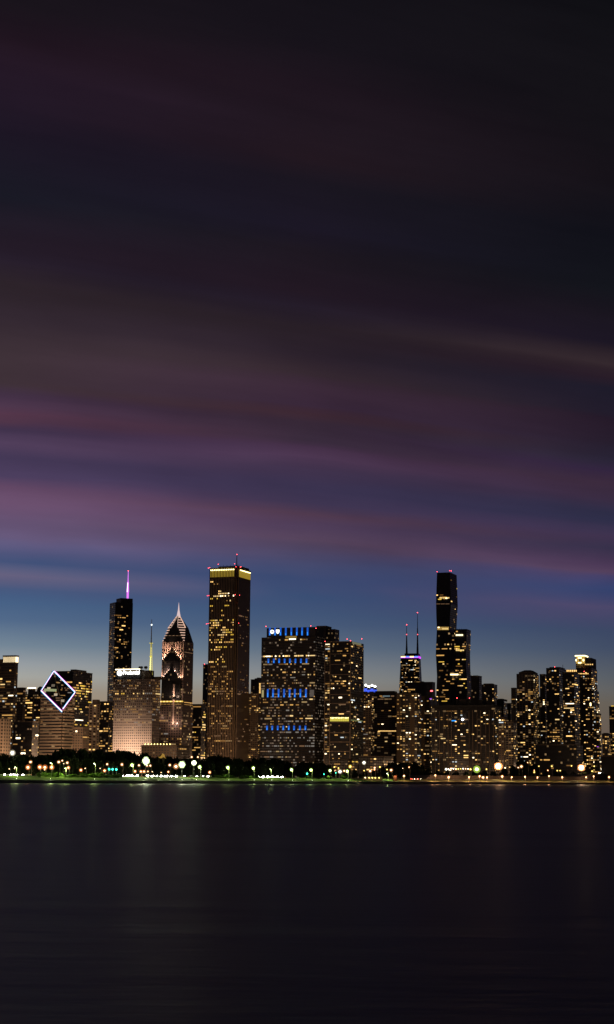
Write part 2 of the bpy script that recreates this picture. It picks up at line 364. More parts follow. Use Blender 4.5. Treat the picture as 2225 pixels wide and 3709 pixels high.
# ---- diamond roof tower
def diamond():
    Y = 2100; N = at(226, 2579, Y); th = R(32); c, q = math.cos(th), math.sin(th)
    kl, kr = ray(149, 2507).x, ray(272, 2509).x
    a = (N.x - kl * Y) / (c + kl * q); b = (kr * Y - N.x) / (q - kr * c)
    L = Vector((N.x - a * c, Y + a * q, 0)); Rr = Vector((N.x + b * q, Y + b * c, 0)); Nn = Vector((N.x, Y, 0)); Fp = L + Rr - Nn
    zN = N.z; zL = at(152, 2504, L.y).z; zR = at(271, 2509, Rr.y).z; zF = at(200, 2434, Fp.y).z
    ctr = (L + Rr) / 2; root = empty('diamond_roof_tower', (ctr.x, ctr.y, GZ - 2), 'cream banded tower with a slanted diamond roof outlined by white neon tubes', 'skyscraper')
    mid = lambda A, B, t: A + (B - A) * t
    glass = facade('sloped_roof_glass', (.02, .022, .028), fh=4, cw=4, vf=.8, hf=.85, dim=.10, dimc=(1, .8, .55), ds=.6)
    # the shaft is split by a narrow slot running from the near corner to the far corner
    g = .6; n = (Fp - Nn).normalized(); s = Vector((n.y, -n.x, 0)) * g
    for side, T, zT, cut in ((-1, L, zL, 0), (1, Rr, zR, 3.5)):
        A, Bf = Nn + s * side, Fp + s * side
        zA = zN + cut; m = MB(); z0 = GZ - 2
        def quad(P, Q, zp, zq):
            l = (Q - P).length; k = max(1, round(l / 5)) * 5
            m.face([(P.x, P.y, z0), (Q.x, Q.y, z0), (Q.x, Q.y, zq), (P.x, P.y, zp)], [(0, z0), (k, z0), (k, zq), (0, zp)])
        if side < 0: quad(T, A, zT, zA); quad(A, Bf, zA, zF); quad(Bf, T, zF, zT)
        else: quad(A, T, zA, zT); quad(T, Bf, zT, zF); quad(Bf, A, zF, zA)
        m.build('shaft', F_cbands, root)
        r = MB(); pts = [(A, zA), (T, zT), (Bf, zF)]
        if side < 0: pts.reverse()
        r.face([(p.x, p.y, z - .05 + .3) for p, z in pts], [(p.x * .8, z) for p, z in pts]); r.build('sloped_roof', glass, root)
        tube_m = emit('neon_tube_white', (.85, .9, 1), 2.6); glow1 = emit('neon_tube_magenta', (.75, .10, .80), 1.1); glow2 = emit('neon_tube_blue', (.04, .36, .85), 1.0)
        for P, zp, Q, zq in ((A, zA, T, zT), (T, zT, Bf, zF)):
            p, qv = Vector((P.x, P.y, zp + .7)), Vector((Q.x, Q.y, zq + .7))
            t = MB(); t.tube(p, qv, .5); o = t.build('neon_tube', tube_m, root)
            dv = Vector((0, -.4, -1.15)) if zq > zp and P is A else Vector((0, -.4, -1.15))
            t = MB(); t.tube(p + dv, qv + dv, .5); t.build('neon_edge', glow2 if (side < 0) == (P is A) else glow1, root)
            dv = Vector((0, .2, .95)); t = MB(); t.tube(p + dv, qv + dv, .45); t.build('neon_edge', glow1 if (side < 0) == (P is A) else glow2, root)
    # lit windows band in the left slope and on the shaft
    dB = Bld.__new__(Bld); dB.root = root; dB.w = []; dB.rnd = random.Random(5); dB.px = (149, 226, 272)
    dB.windows(L[:2], Nn[:2], GZ + 8, zN - 4, 3.9, 5, .07, 'dim', hf=.4); dB.windows(Nn[:2], Rr[:2], GZ + 8, zN - 4, 3.9, 5, .07, 'dim', hf=.4)
    def slope(t0, t1, lo):   # a strip of lit glass along the slope: fractions from L/R toward F-N line at height
        for k in range(7):
            t = t0 + (t1 - t0) * (k + .5) / 7; P = L + (Rr - L) * t; 
            h = t if t < .5 else 1 - t
            z = zL + (zR - zL) * t + lo
            f = lo / (zF - (zL + zR) / 2); P = P + (Fp - (L + Rr) / 2) * f
            q = MB(); q.box(P.x, P.y - .8, z + .9, (t1 - t0) * (Rr - L).length / 7.6, .8, 3.2); q.build('skylight', emit('skylight_glow', (.75, .85, .42), .38), root)
    slope(.09, .46, 1.0)
    for k in range(16):
        t = dB.rnd.uniform(.3, .85); f = dB.rnd.uniform(-.55, .5) * (1 - abs(2 * t - 1)); P = L + (Rr - L) * t + (Fp - (L + Rr) / 2) * f
        z = zL + (zR - zL) * t + (zF - (zL + zR) / 2) * f if f > 0 else zL + (zR - zL) * t + (zN - (zL + zR) / 2) * -f
        dB.w.append((dB.rnd.uniform(1.5, 5), 1.1, P.x, P.y - .9, z + .9, 0, dB.rnd.choice([4, 10, 8, 1])))
    dB.done()
    return ctr
diamond_ctr = diamond()

# ---- spire tower (far, tall, purple mast)
def tall_spire():
    B = Bld('skyscraper', 'tall dark glass tower with a stepped top and purple lit spire', 398, 418, 482, 2181, 3100, F_dark, theta=62, cat='skyscraper')
    # theta 62: left face is the narrow one
    B.wall(3)
    B.windows(B.Cp, B.Rp, 60, B.z1 - 14, 3.8, 4.2, lambda u, y: (.0 if y < 2228 else .11 if y < 2420 else .16) * (1.6 if u < .75 else .5), 'amber', run=1.7)
    B.windows(B.Lp, B.Cp, 60, B.z1 - 20, 3.8, 4, .3, 'dim', run=2)
    u = ray(437, 2165).x
    # upper tier over the right of the roof
    k = [ (B.Cp[0] + (B.Rp[0] - B.Cp[0]) * t, B.Cp[1] + (B.Rp[1] - B.Cp[1]) * t) for t in (.30, .985)]
    back = [(p[0] + (B.Lp[0] - B.Cp[0]) * .8, p[1] + (B.Lp[1] - B.Cp[1]) * .8) for p in k]
    q = MB(); z2 = at(440, 2165, B.Y).z; q.prism([k[0], k[1], back[1], back[0]], B.z1 - .5, z2, 3); q.build('upper_tier', [m_black, dark_roof], B.root)
    p = at(462.5, 2164, (k[1][1] + back[1][1]) / 2); top = at(466.5, 2068, p.y)
    sm = emit('spire_purple', (.62, .16, .75), 1.5); sm2 = emit('spire_pink', (.95, .55, .95), 3)
    q = MB(); q.tube((p.x, p.y, z2 - 1), (p.x, p.y, z2 + (top.z - z2) * .25), 2.0, 2.0); q.tube((p.x, p.y, z2 + (top.z - z2) * .25), (p.x, p.y, z2 + (top.z - z2) * .62), 2.3, 1.4); q.tube((p.x, p.y, z2 + (top.z - z2) * .62), (p.x, p.y, top.z), .9, .5)
    q.build('spire', sm, B.root, smooth=True)
    q = MB(); q.tube((p.x - .6, p.y - 2.0, z2 + (top.z - z2) * .25), (p.x - .4, p.y - 1.4, z2 + (top.z - z2) * .58), .8, .6); q.build('spire_light', sm2, B.root)
    inst('beacon', beacon_me, B.root, Vector((p.x, p.y, top.z)) - B.root.location, (1.9,) * 3)
    B.done()
tall_spire()

# ---- floodlit office with lettered sign (white)
sign_m = emit('sign_white', (1, .98, .92), 6)
def text_mesh(txt, size, m):
    cu = bpy.data.curves.new('sign_text', 'FONT'); cu.body = txt; cu.size = size; cu.extrude = .15; cu.offset = .03
    to = bpy.data.objects.new('sign_text', cu); C.objects.link(to)
    dg = bpy.context.evaluated_depsgraph_get(); dg.update()
    me = bpy.data.meshes.new_from_object(to.evaluated_get(dg)); bpy.data.objects.remove(to)
    me.materials.clear(); me.materials.append(m); return me
def pru():
    B = Bld('office_tower', 'broad pale stone office floodlit from below with white lettering on its roof', 411, 554, 582, 2459, 2350, F_pru, cat='office tower')
    B.wall(3.1)
    rows = lambda u, y: (.75 if abs(y - 2515) < 3 and (u < .25 or u > .62) else .65 if abs(y - 2569) < 3 or abs(y - 2499) < 3 or abs(y - 2576) < 3 or abs(y-2532)<2.5 else .18 if y < 2620 else .1 if y < 2670 else .04)
    B.faces(3.7, 3.1, rows, lambda u, y: ([3, 5, 5, 9] if abs(y - 2515) < 3 else [0, 8, 8, 10, 4, 1, 1]), wf=.5, run=2.2, hf=.45, rowvar=.35)
    f = lambda px: B.u_of(px)
    z = lambda y: at(500, y, B.Y).z
    B.part('sign_block', f(419), f(508), .02, .5, B.z1, z(2424), m_black)
    B.part('plant_floor', f(508), f(541), .1, .6, B.z1, z(2427), m_brown)
    B.part('penthouse', f(530), f(574), .45, .95, B.z1, z(2449), m_brown)
    B.part('roof_light', f(418), f(506), -.03, .02, z(2424.5), z(2421.3), emit('roof_strip', (1, .82, .5), 4))
    # lettering and round emblem
    A, D = B.pt(f(446), -.03), B.pt(f(504), -.03); ang = math.atan2(D[1] - A[1], D[0] - A[0]); wd = math.hypot(D[0] - A[0], D[1] - A[1])
    me = text_mesh('Prudential', 9, sign_m); xs = [v.co.x for v in me.vertices]; k = wd / (max(xs) - min(xs))
    o = inst('sign_letters', me, B.root, Vector((A[0] + .3, A[1] - 1.2, z(2441.0))) - B.root.location, (k, k * 1.15, k)); o.rotation_euler = (R(90), 0, ang)
    x, y = B.pt(f(434.5), -.04); zz = z(2436.5); q = MB(); q.tube((x, y - 1.4, zz), (x, y - .3, zz), 3.5, 3.5, 24); q.build('emblem', sign_m, B.root)
    # rooftop trees / dishes
    q = MB()
    for px in (497, 504, 517, 521):
        u = f(px); x, y = B.pt(u, .3); q.tube((x, y, z(2424)), (x, y, z(2418)), .3); q.ball((x, y, z(2415.5)), 2.0, 8, 5)
    q.build('dish_antenna', m_black, B.root)
    # lattice mast
    x, y = B.pt(f(535), .35); zb, zt = z(2443), at(540, 2243, y).z; H = zt - zb
    my = emit('mast_yellow', (.85, .72, .12), .9)
    q = MB()
    for s in range(3):
        a = s * 2.1; q.tube((x + 2.6 * math.cos(a), y + 2.6 * math.sin(a), zb), (x + .8 * math.cos(a), y + .8 * math.sin(a), zb + H * .57), .42, .3, 5)
    for i in range(14):
        t = i / 14 * .57; r = 2.6 - 1.8 * t / .57
        for s in range(3):
            a, b = s * 2.1, (s + 1) * 2.1
            q.tube((x + r * math.cos(a), y + r * math.sin(a), zb + H * t), (x + r * .9 * math.cos(b), y + r * .9 * math.sin(b), zb + H * (t + .04)), .22, .22, 4)
    q.build('mast', my, B.root)
    q = MB(); q.tube((x, y, zb + H * .5), (x, y, zt), .9, .35); q.build('mast_top', mat('pale_metal', (.35, .36, .3), .5), B.root)
    q = MB(); q.tube((x - 2.6, y, zb + H * .57), (x + 2.6, y, zb + H * .57), .5); q.tube((x, y, zb + H * .32), (x, y, zb + H * .34), 1.9); q.build('mast_collar', my, B.root)
    q = MB(); q.tube((x - .9, y - 1.2, zb), (x - .3, y - .8, zb + H * .33), .8, .35, 6); q.build('mast_light', emit('mast_bright', (1, .95, .25), 3), B.root)
    inst('beacon', ball_mesh('mast_tip_ball', emit('mast_tip', (.9, .95, .9), 2)), B.root, Vector((x, y, zt - 8)) - B.root.location, (1.2,) * 3)
    B.done(100)
    for t, pw in ((.12, 1.1), (.36, 1.), (.62, 1.1), (.86, .9)):
        p = B.pt(t, 0); s = light('flood_lamp', (p[0] - 10, p[1] - 46, GZ + 8), 150000 * pw, (1, .70, .50), 2, None, 'SPOT', angle=95, blend=.9); aim(s, (p[0], p[1], GZ + 30))
    return B
PB = pru()
B = simple('parking_garage', 'long low brown garage with a row of roof lamps before the chevron tower', 512, 640, 655, 2702, 2150, F_brown, 3.2, 5, lambda u, y: .5 if 2709 < y < 2714 or 2733 < y < 2738 else .05, 'amber', 'garage', wf=.5, b=40)
for i in range(9):
    px = 522 + i * 11.2; x, y = B.pt(B.u_of(px), .08)
    q = MB(); q.tube((x, y, B.z1), (x, y, B.z1 + 1.9), .12); q.build('roof_post', metal, B.root)
    inst('roof_lamp', ball_mesh('roof_lamp_ball', emit('lamp_yellow', (1, .75, .25), 4)) if i == 0 else bpy.data.meshes['roof_lamp_keep'] if 'roof_lamp_keep' in bpy.data.meshes else ball_mesh('roof_lamp_keep', emit('lamp_yellow', (1, .75, .25), 4)), B.root, Vector((x, y, B.z1 + 2.2)) - B.root.location, (.8,) * 3)
B.done()

# ---- chevron tower with pyramid roof and needle
def chevron():
    B = Bld('skyscraper', 'granite tower with floodlit striped pyramid roof, needle spire and lit chevrons', 588.5, 667, 701.5, 2324, 2450, facade('granite_strip_wall', (.15, .105, .085), glass=(.01, .01, .011), fh=3.8, cw=4.2, vf=.6, hf=.6, dim=.10, ds=.4), cat='skyscraper')
    B.wall(4.2)
    z = lambda y: at(650, y, B.Y).z
    pinkm = emit('pyramid_bar_floodlit', (1, .62, .46), .85); cream = mat('pale_pier', (.45, .34, .28))
    # pyramid: loft of chamfered squares
    cx = (B.Lp[0] + B.Rp[0]) / 2; cy = (B.Lp[1] + B.Rp[1]) / 2
    def ring(s, ch):
        P = []
        for (u, v) in ((0, 0), (1, 0), (1, 1), (0, 1)):
            c0 = (u, v); nxt = {(0, 0): ((0, 1), (1, 0)), (1, 0): ((0, 0), (1, 1)), (1, 1): ((1, 0), (0, 1)), (0, 1): ((1, 1), (0, 0))}[c0]
            for t in nxt:
                uu = u + (t[0] - u) * ch; vv = v + (t[1] - v) * ch
                P.append(B.pt(.5 + (uu - .5) * s, .5 + (vv - .5) * s))
        return P
    lev = [(2324, 1.0, .02), (2300, .93, .16), (2271, .80, .30), (2250, .50, .34), (2226, .12, .4)]
    lev = [(z(y), s, c) for y, s, c in lev]
    q = MB()
    for i in range(len(lev) - 1):
        a, b = ring(lev[i][1], lev[i][2]), ring(lev[i + 1][1], lev[i + 1][2])
        q.prism(a, lev[i][0], lev[i + 1][0], 4, top=b, roof=(i == len(lev) - 2))
    q.build('pyramid_roof', [m_black, m_black], B.root)
    # ribs, floodlight put in as emission, on the chamfer facets facing the camera (indices 2,3 = right-front corner; 0/1.. = left-front corner)
    for k in range(10):
        t = k / 9.4; zz = lev[0][0] + 2 + (lev[-1][0] - lev[0][0] - 3) * t
        for i in range(len(lev) - 1):
            if lev[i][0] <= zz <= lev[i + 1][0]: break
        f = (zz - lev[i][0]) / (lev[i + 1][0] - lev[i][0]); s = lev[i][1] + (lev[i + 1][1] - lev[i][1]) * f; ch = lev[i][2] + (lev[i + 1][2] - lev[i][2]) * f
        Rg = ring(s, ch)
        for (i0, i1) in ((2, 3), (0, 1)):
            A, D = Rg[i0], Rg[i1]; ang = math.atan2(D[1] - A[1], D[0] - A[0]); l = math.hypot(D[0] - A[0], D[1] - A[1])
            mx, my = (A[0] + D[0]) / 2, (A[1] + D[1]) / 2; r = math.hypot(mx - cx, my - cy) or 1
            if l < .5: continue
            b = MB(); b.box(mx + (mx - cx) / r * .5, my + (my - cy) / r * .5, zz, l * .86, 1.2, 1.05, ang); b.build('roof_rib', pinkm, B.root)
    for (i0) in (3, 2, 0, 1):   # the hips, their floodlight put in as emission too
        for i in range(2, len(lev) - 1):
            A, D = ring(lev[i][1], lev[i][2])[i0], ring(lev[i + 1][1], lev[i + 1][2])[i0]
            b = MB(); b.tube((A[0], A[1] - .3, lev[i][0]), (D[0], D[1] - .3, lev[i + 1][0]), .55 if i0 != 3 else .8, .55, 5); b.build('roof_hip', pinkm if i0 in (3, 0) else emit('hip_dim', (1, .7, .55), .4), B.root)
    b = MB(); b.tube((cx, cy, lev[-1][0] - 2), (cx, cy, z(2205)), 3.2, 1.2, 8); b.tube((cx, cy, z(2205)), (cx, cy, z(2177)), 1.2, .15, 8); b.build('needle', emit('needle_glow', (.95, .72, .72), .75), B.root)
    # stepped chevrons: a projecting dark centre bay with stepped shoulders; lamps on each step wash the piers behind
    def chev(ybot, ytop, half0, half1, uc=.47, dep=-.07):
        n = 5
        for k in range(n):
            h = half0 + (half1 - half0) * k / (n - 1); zt = z(ybot) + (z(ytop) - z(ybot)) * k / (n - 1)
            b = MB(); zl = z(ybot) - 60 if k == 0 else z(ybot) - 2
            b.prism(B.rect(uc - h, uc + h, dep + .004 * k, .01), zl if k == 0 else zt - 14, zt, 4); b.build('centre_bay', [F_dark, dark_roof], B.root)
            for sd in (-1, 1):
                x, y = B.pt(uc + sd * (h - .02), dep + .02)
                sl = light('step_lamp', (x + sd * 1.0, y - 1.5, zt + .5), 22000 if k < 3 else 14000, (1, .60, .42), .4, B.root, 'SPOT', angle=75, blend=.8); wx, wy = B.pt(uc + sd * (h + .04), 0); aim(sl, (wx, wy, zt + 13))
        # pale piers behind
        for k in range(9):
            u = .03 + k * .118
            if .37 < u < .57: continue
            x, y = B.pt(u, 0); b = MB(); zt = min(z(ytop) + 34, lev[0][0]); zb = z(ybot)
            b.box(x, y - .5, (zb + zt) / 2, 1.9, 1.1, zt - zb, -B.th); b.build('pier', cream, B.root)
    chev(2394, 2364, .40, .10); chev(2463, 2432, .42, .13)
    # centre rib to the ground, lit
    for y0, y1 in ((2478, 2525), (2535, 2625)):
        x, y = B.pt(.62, -.075); b = MB(); b.box(x, y - .8, (z(y0) + z(y1)) / 2, 2.4, 1.6, z(y0) - z(y1), -B.th); b.build('pier', cream, B.root)
        light('pier_lamp', (x - 1, y - 9, z(y1) + 2), 9000, (1, .65, .48), .4, B.root)
    x, y = B.pt(.02, -.01); b = MB(); b.box(x, y - .8, z(2560), 1.8, 1.6, z(2520) - z(2600), -B.th); b.build('pier', cream, B.root); light('pier_lamp', (x - 2, y - 9, z(2598)), 1500, (1, .65, .48), .4, B.root)
    for y0 in (2302, 2361, 2402):
        B.lamp_strip(592 + (y0 % 7), 664, y0, y0 + 1.5, WIN[0] if y0 > 2400 else WIN[8], 'floor_band', d=.5, n=5)
    B.strip_right(668, 698, 2361, 2362.6, WIN[8], 'floor_band')
    # wider podium with a lit cornice
    P2 = B.rect(-.06, 1.03, -.09, 1.0); b = MB(); b.prism(P2, GZ - 2, z(2556), 4); b.build('podium', [B.style, dark_roof], B.root)
    for i in range(15):
        u = -.04 + i * .075; x, y = B.pt(u, -.095)
        b = MB(); b.box(x, y - .3, z(2541) , 3.0, .6, 1.8, -B.th); b.build('cornice_light', WIN[3 if i % 2 else 9], B.root)
    B.lamp_strip(583, 664, 2550, 2552, WIN[1], 'floor_band', v=-.1, n=6, gap=.25)
    B.strip_right(667, 700, 2543, 2545, WIN[2], 'floor_band'); B.strip_right(667, 700, 2551, 2553, WIN[1], 'floor_band')
    s0 = B.pt(-.06, -.09); s1 = B.pt(1.03, -.09); s2 = B.pt(1.03, 1)
    B.windows(s0, s1, 30, z(2562), 3.8, 4.2, .2, 'off', run=2); B.windows(s1, s2, 30, z(2562), 3.8, 4.2, .12, 'off', run=2)
    B.windows(B.Lp, B.Cp, z(2530), z(2465), 3.8, 4.2, .15, 'off')
    B.done(60)
chevron()
simple('office_block', 'short dark office with lit floors between the pyramid tower and the tallest tower', 697, 730, 746, 2553, 2500, F_dark, 3.8, 4, lambda u, y: .4 if y > 2600 else .25, 'gold', 'office block', run=2.4).done()
B = simple('apartment_tower', 'thin dark tower peeking out on the left of the ribbed tallest tower', 736, 752, 762, 2408, 2900, F_dark, 3.6, 4, .12, 'dim'); B.beacon(741, 2406); B.done()

# ---- the tallest ribbed tower
def aon():
    B = Bld('skyscraper', 'tallest ribbed tower with a glowing yellow crown and red beacons at its corners', 754, 860, 914, 2054, 2700, F_stripe, cat='skyscraper')
    z = lambda y: at(860, y, B.Y).z
    n = .085; m = .10    # notched corners
    fp = [B.pt(n, 0), B.pt(1 - n, 0), B.pt(1 - n, m), B.pt(1, m), B.pt(1, 1 - m), B.pt(1 - n, 1 - m), B.pt(1 - n, 1), B.pt(n, 1), B.pt(n, 1 - m), B.pt(0, 1 - m), B.pt(0, m), B.pt(n, m)]
    zc = z(2092)
    b = MB(); b.prism(fp, B.z0, zc, 3); b.build('wall', [F_stripe, dark_roof], B.root)
    b = MB(); b.prism(fp, zc, B.z1, 3); b.build('crown', [m_brown, dark_roof], B.root)
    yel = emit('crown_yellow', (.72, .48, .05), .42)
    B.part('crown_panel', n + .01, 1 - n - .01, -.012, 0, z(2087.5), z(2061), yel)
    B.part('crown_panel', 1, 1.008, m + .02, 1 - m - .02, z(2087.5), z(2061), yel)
    x0 = B.pt(n, -.02); x1 = B.pt(1 - n, -.02)
    b = MB()
    for i in range(16):
        t = (i + .5) / 16; x, y = x0[0] + (x1[0] - x0[0]) * t, x0[1] + (x1[1] - x0[1]) * t
        b.box(x + 1.2, y - .3, (z(2087.5) + z(2066)) / 2, .9, .9, z(2066) - z(2087.5), -B.th)
    b.build('crown_fin', m_brown, B.root)
    lampm = ball_mesh('crown_lamp_ball', emit('crown_lamp', (1, .88, .35), 5))
    for i in range(14):
        t = (i + .5) / 14; inst('crown_lamp', lampm, B.root, Vector((x0[0] + (x1[0] - x0[0]) * t, x0[1] + (x1[1] - x0[1]) * t - .8, z(2062.5))) - B.root.location, (.95,) * 3)
    r0, r1 = B.pt(1.012, m + .05), B.pt(1.012, 1 - m - .05)
    for i in range(12):
        t = (i + .5) / 12; inst('crown_lamp', lampm, B.root, Vector((r0[0] + (r1[0] - r0[0]) * t + .6, r0[1] + (r1[1] - r0[1]) * t, z(2062.5))) - B.root.location, (.8,) * 3)
    B.part('penthouse', .25, .97, .2, .85, B.z1, z(2046), m_brown)
    b = MB()
    for i in range(14):
        x, y = B.pt(.3 + i * .048, .25); h = rnd.uniform(1, 4); b.tube((x, y, z(2046)), (x, y, z(2046) + h), .3)
    b.build('roof_equipment', metal, B.root)
    x, y = B.pt(.72, .5); b = MB(); b.tube((x, y, z(2046)), (x, y, at(830, 2008, y).z), 1.0, .45); b.build('antenna', metal, B.root)
    inst('beacon', beacon_me, B.root, Vector((x, y, at(830, 2008, y).z)) - B.root.location, (1.6,) * 3)
    for px, py in ((755, 2058), (760, 2056), (791, 2044), (850, 2042), (855, 2053), (871, 2054), (873, 2053)):
        p = at(px, py, B.Y + 12 if px < 840 else B.Y + 5); inst('beacon', beacon_me, B.root, p - B.root.location, (1.2,) * 3)
    for px, py in ((751, 2158), (757, 2157), (852, 2154), (868, 2156), (748, 2260), (754, 2258.5), (865, 2257)):
        p = at(px, py, B.Y + 33 - (px - 750) * .3); inst('beacon', beacon_me, B.root, p - B.root.location, (1.1,) * 3)
    def p(u, y):
        if y < 2105: return 0
        if y < 2122: return .06
        for a, b2, v in ((2126, 2131, .8), (2134, 2167, .7 if .15 < u < .82 else .15), (2170, 2176, .8 if u < .8 else .2), (2195, 2201, .4), (2211, 2216, .6), (2226, 2232, .3), (2240, 2302, .6), (2312, 2362, .42), (2372, 2420, .22), (2432, 2485, .25), (2486, 2496, .45), (2503, 2531, .62), (2550, 2566, .5), (2580, 2645, .45), (2655, 2690, .22), (2692, 2740, .25)):
            if a <= y <= b2: return v
        return .07
    B.windows(B.pt(n, 0), B.pt(1 - n, 0), 20, zc, 4.0, 3.0, p, lambda u, y: ([5, 6, 3] if 2134 < y < 2167 else [1, 2, 3, 9, 9, 5] if y < 2400 else [0, 1, 1, 2, 4, 8]), wf=.5, hf=.5, run=2.2, rowvar=.3)
    B.windows(B.pt(1, m), B.pt(1, 1 - m), 60, zc - 30, 4.0, 3.0, .05, [0, 8, 8] and (lambda u, y: [0, 8]), wf=.8, run=3, rowvar=1.2)
    B.done(100)
aon()
# ---- right of it
B = simple('apartment_tower', 'stepped tan tower with a lit yellow stairwell left of the blue striped office', 909, 938, 950, 2463, 2900, F_brown, 3.4, 4, .06, 'dim')
B.part('upper_tier', .45, 1, .05, .9, B.z1, at(930, 2457, B.Y).z, m_beige); B.part('top_tier', .7, 1, .1, .9, at(930, 2457, B.Y).z, at(930, 2454, B.Y).z, m_beige)
for i in range(13): B.lamp_strip(940, 944, 2475 + i * 4.5, 2478 + i * 4.5, WIN[3], 'stairwell_light')
B.done()
simple('apartment_tower', 'narrow brown apartment block with orange windows beside the ribbed tower base', 895, 938, 952, 2514, 2750, F_brown, 3.2, 4.5, .26, 'amber', run=1.2).done()

def bcbs():
    B = Bld('office_tower', 'wide dark office with rows of vertical blue lights and two white emblems on top', 948, 1143.5, 1158, 2305, 2500, F_floors, cat='office tower', b=42)
    B.wall(3.2); z = lambda y: at(1100, y, B.Y).z
    blue = emit('blue_light', (.008, .11, .62), .85); blue2 = emit('blue_light_bright', (.02, .30, 1), 1.3)
    zt = z(2270); B.part('penthouse', B.u_of(964), .985, .06, .9, B.z1, zt, m_black)
    rows = [(2273, 2302, [976, 995, 1015, 1034, 1054, 1074, 1093, 1113]), (2386, 2402, [973, 993, 1012, 1032, 1051, 1071, 1091, 1111]), (2496, 2526, [971, 990, 1010, 1030, 1050, 1069, 1089, 1109]), (2629, 2645, [968, 987, 1007, 1027, 1047, 1066, 1087, 1107])]
    for k, (a, b, xs) in enumerate(rows):
        for x in xs:
            B.lamp_strip(x - 2.9, x + 2.9, a, b, blue, 'blue_light', d=.8, v=.06 if k == 0 else 0)
            B.lamp_strip(x - 1.0, x + 1.0, b - (b - a) * B.rnd.uniform(.25, .6), b - 1, blue2, 'blue_lamp', d=1.2, v=.06 if k == 0 else 0)
    white = emit('emblem_white', (1, .96, .8), 2.2)
    for px, kind in ((984, 0), (1004, 1)):
        x, y = B.pt(B.u_of(px), .055); zz = z(2284)
        q = MB()
        if kind == 0:
            q.tube((x, y - 1.6, zz), (x, y - .8, zz), 3.0, 3.0, 20); q.build('emblem', white, B.root)
            q = MB(); q.box(x, y - 1.75, zz, 1.0, .3, 4.2); q.box(x, y - 1.77, zz, 4.0, .3, 1.0); q.build('emblem_mark', mat('emblem_dark', (.1, .12, .2)), B.root)
        else:
            pts = [(-2.6, 3), (2.6, 3), (2.6, -.4), (1.6, -2.2), (0, -3.4), (-1.6, -2.2), (-2.6, -.4)]
            q.face([(x + a, y - 1.6, zz + b) for a, b in reversed(pts)]); q.face([(x + a, y - .8, zz + b) for a, b in pts])
            for i in range(7):
                a, b = pts[i], pts[(i + 1) % 7]; q.face([(x + a[0], y - 1.6, zz + a[1]), (x + a[0], y - .8, zz + a[1]), (x + b[0], y - .8, zz + b[1]), (x + b[0], y - 1.6, zz + b[1])])
            q.build('emblem', white, B.root); q = MB(); q.box(x, y - 1.75, zz + .2, .5, .3, 4.2); q.box(x, y - 1.77, zz + .8, 2.8, .3, .6); q.build('emblem_mark', mat('emblem_dark', (.1, .12, .2)), B.root)
    def p(u, y):
        if y < 2318: return .5
        if y < 2358: return .04
        if 2360 < y < 2378: return .75
        for a, b in ((2383, 2405), (2493, 2530), (2626, 2648)):
            if a < y < b: return .12
        return .36 if y < 2490 else .24 if y < 2600 else .34
    B.windows(B.Lp, B.Cp, 15, B.z1, 4.1, 3.2, p, lambda u, y: ([6, 5, 3, 5] if 2360 < y < 2378 else [4, 2, 1, 5] if y < 2318 else [8, 10, 4, 4, 1, 0, 2, 5] if y < 2640 else [10, 10, 8, 4, 10, 4]), run=1.9, hf=.42, wf=.6)
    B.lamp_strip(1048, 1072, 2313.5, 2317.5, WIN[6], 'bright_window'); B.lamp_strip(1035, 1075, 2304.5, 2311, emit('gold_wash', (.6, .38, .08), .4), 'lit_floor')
    B.lamp_strip(949, 956, 2500, 2526, emit('pale_lit_bay', (.75, .65, .3), .45), 'lit_bay'); B.lamp_strip(1123, 1138, 2499, 2524, emit('grey_lit_bay', (.5, .42, .36), .16), 'lit_bay')
    for px, py in ((964, 2269), (1126, 2267), (1145, 2276)): B.beacon(px, py, .06)
    B.done(100)
bcbs()
B = simple('office_tower', 'blank dark shaft standing between the blue striped office and the framed glass tower', 1147, 1181, 1226, 2269, 2640, m_black, 4, 4, 0, 'dim', 'office tower', b=26)
B.part('side_wing', 1.0, 1.9, .1, .9, B.z0, at(1200, 2279, B.Y).z, F_dark)
B.lamp_strip(1147, 1168, 2499, 2526, emit('grey_lit_bay2', (.45, .36, .22), .2), 'lit_bay', n=7); B.done()

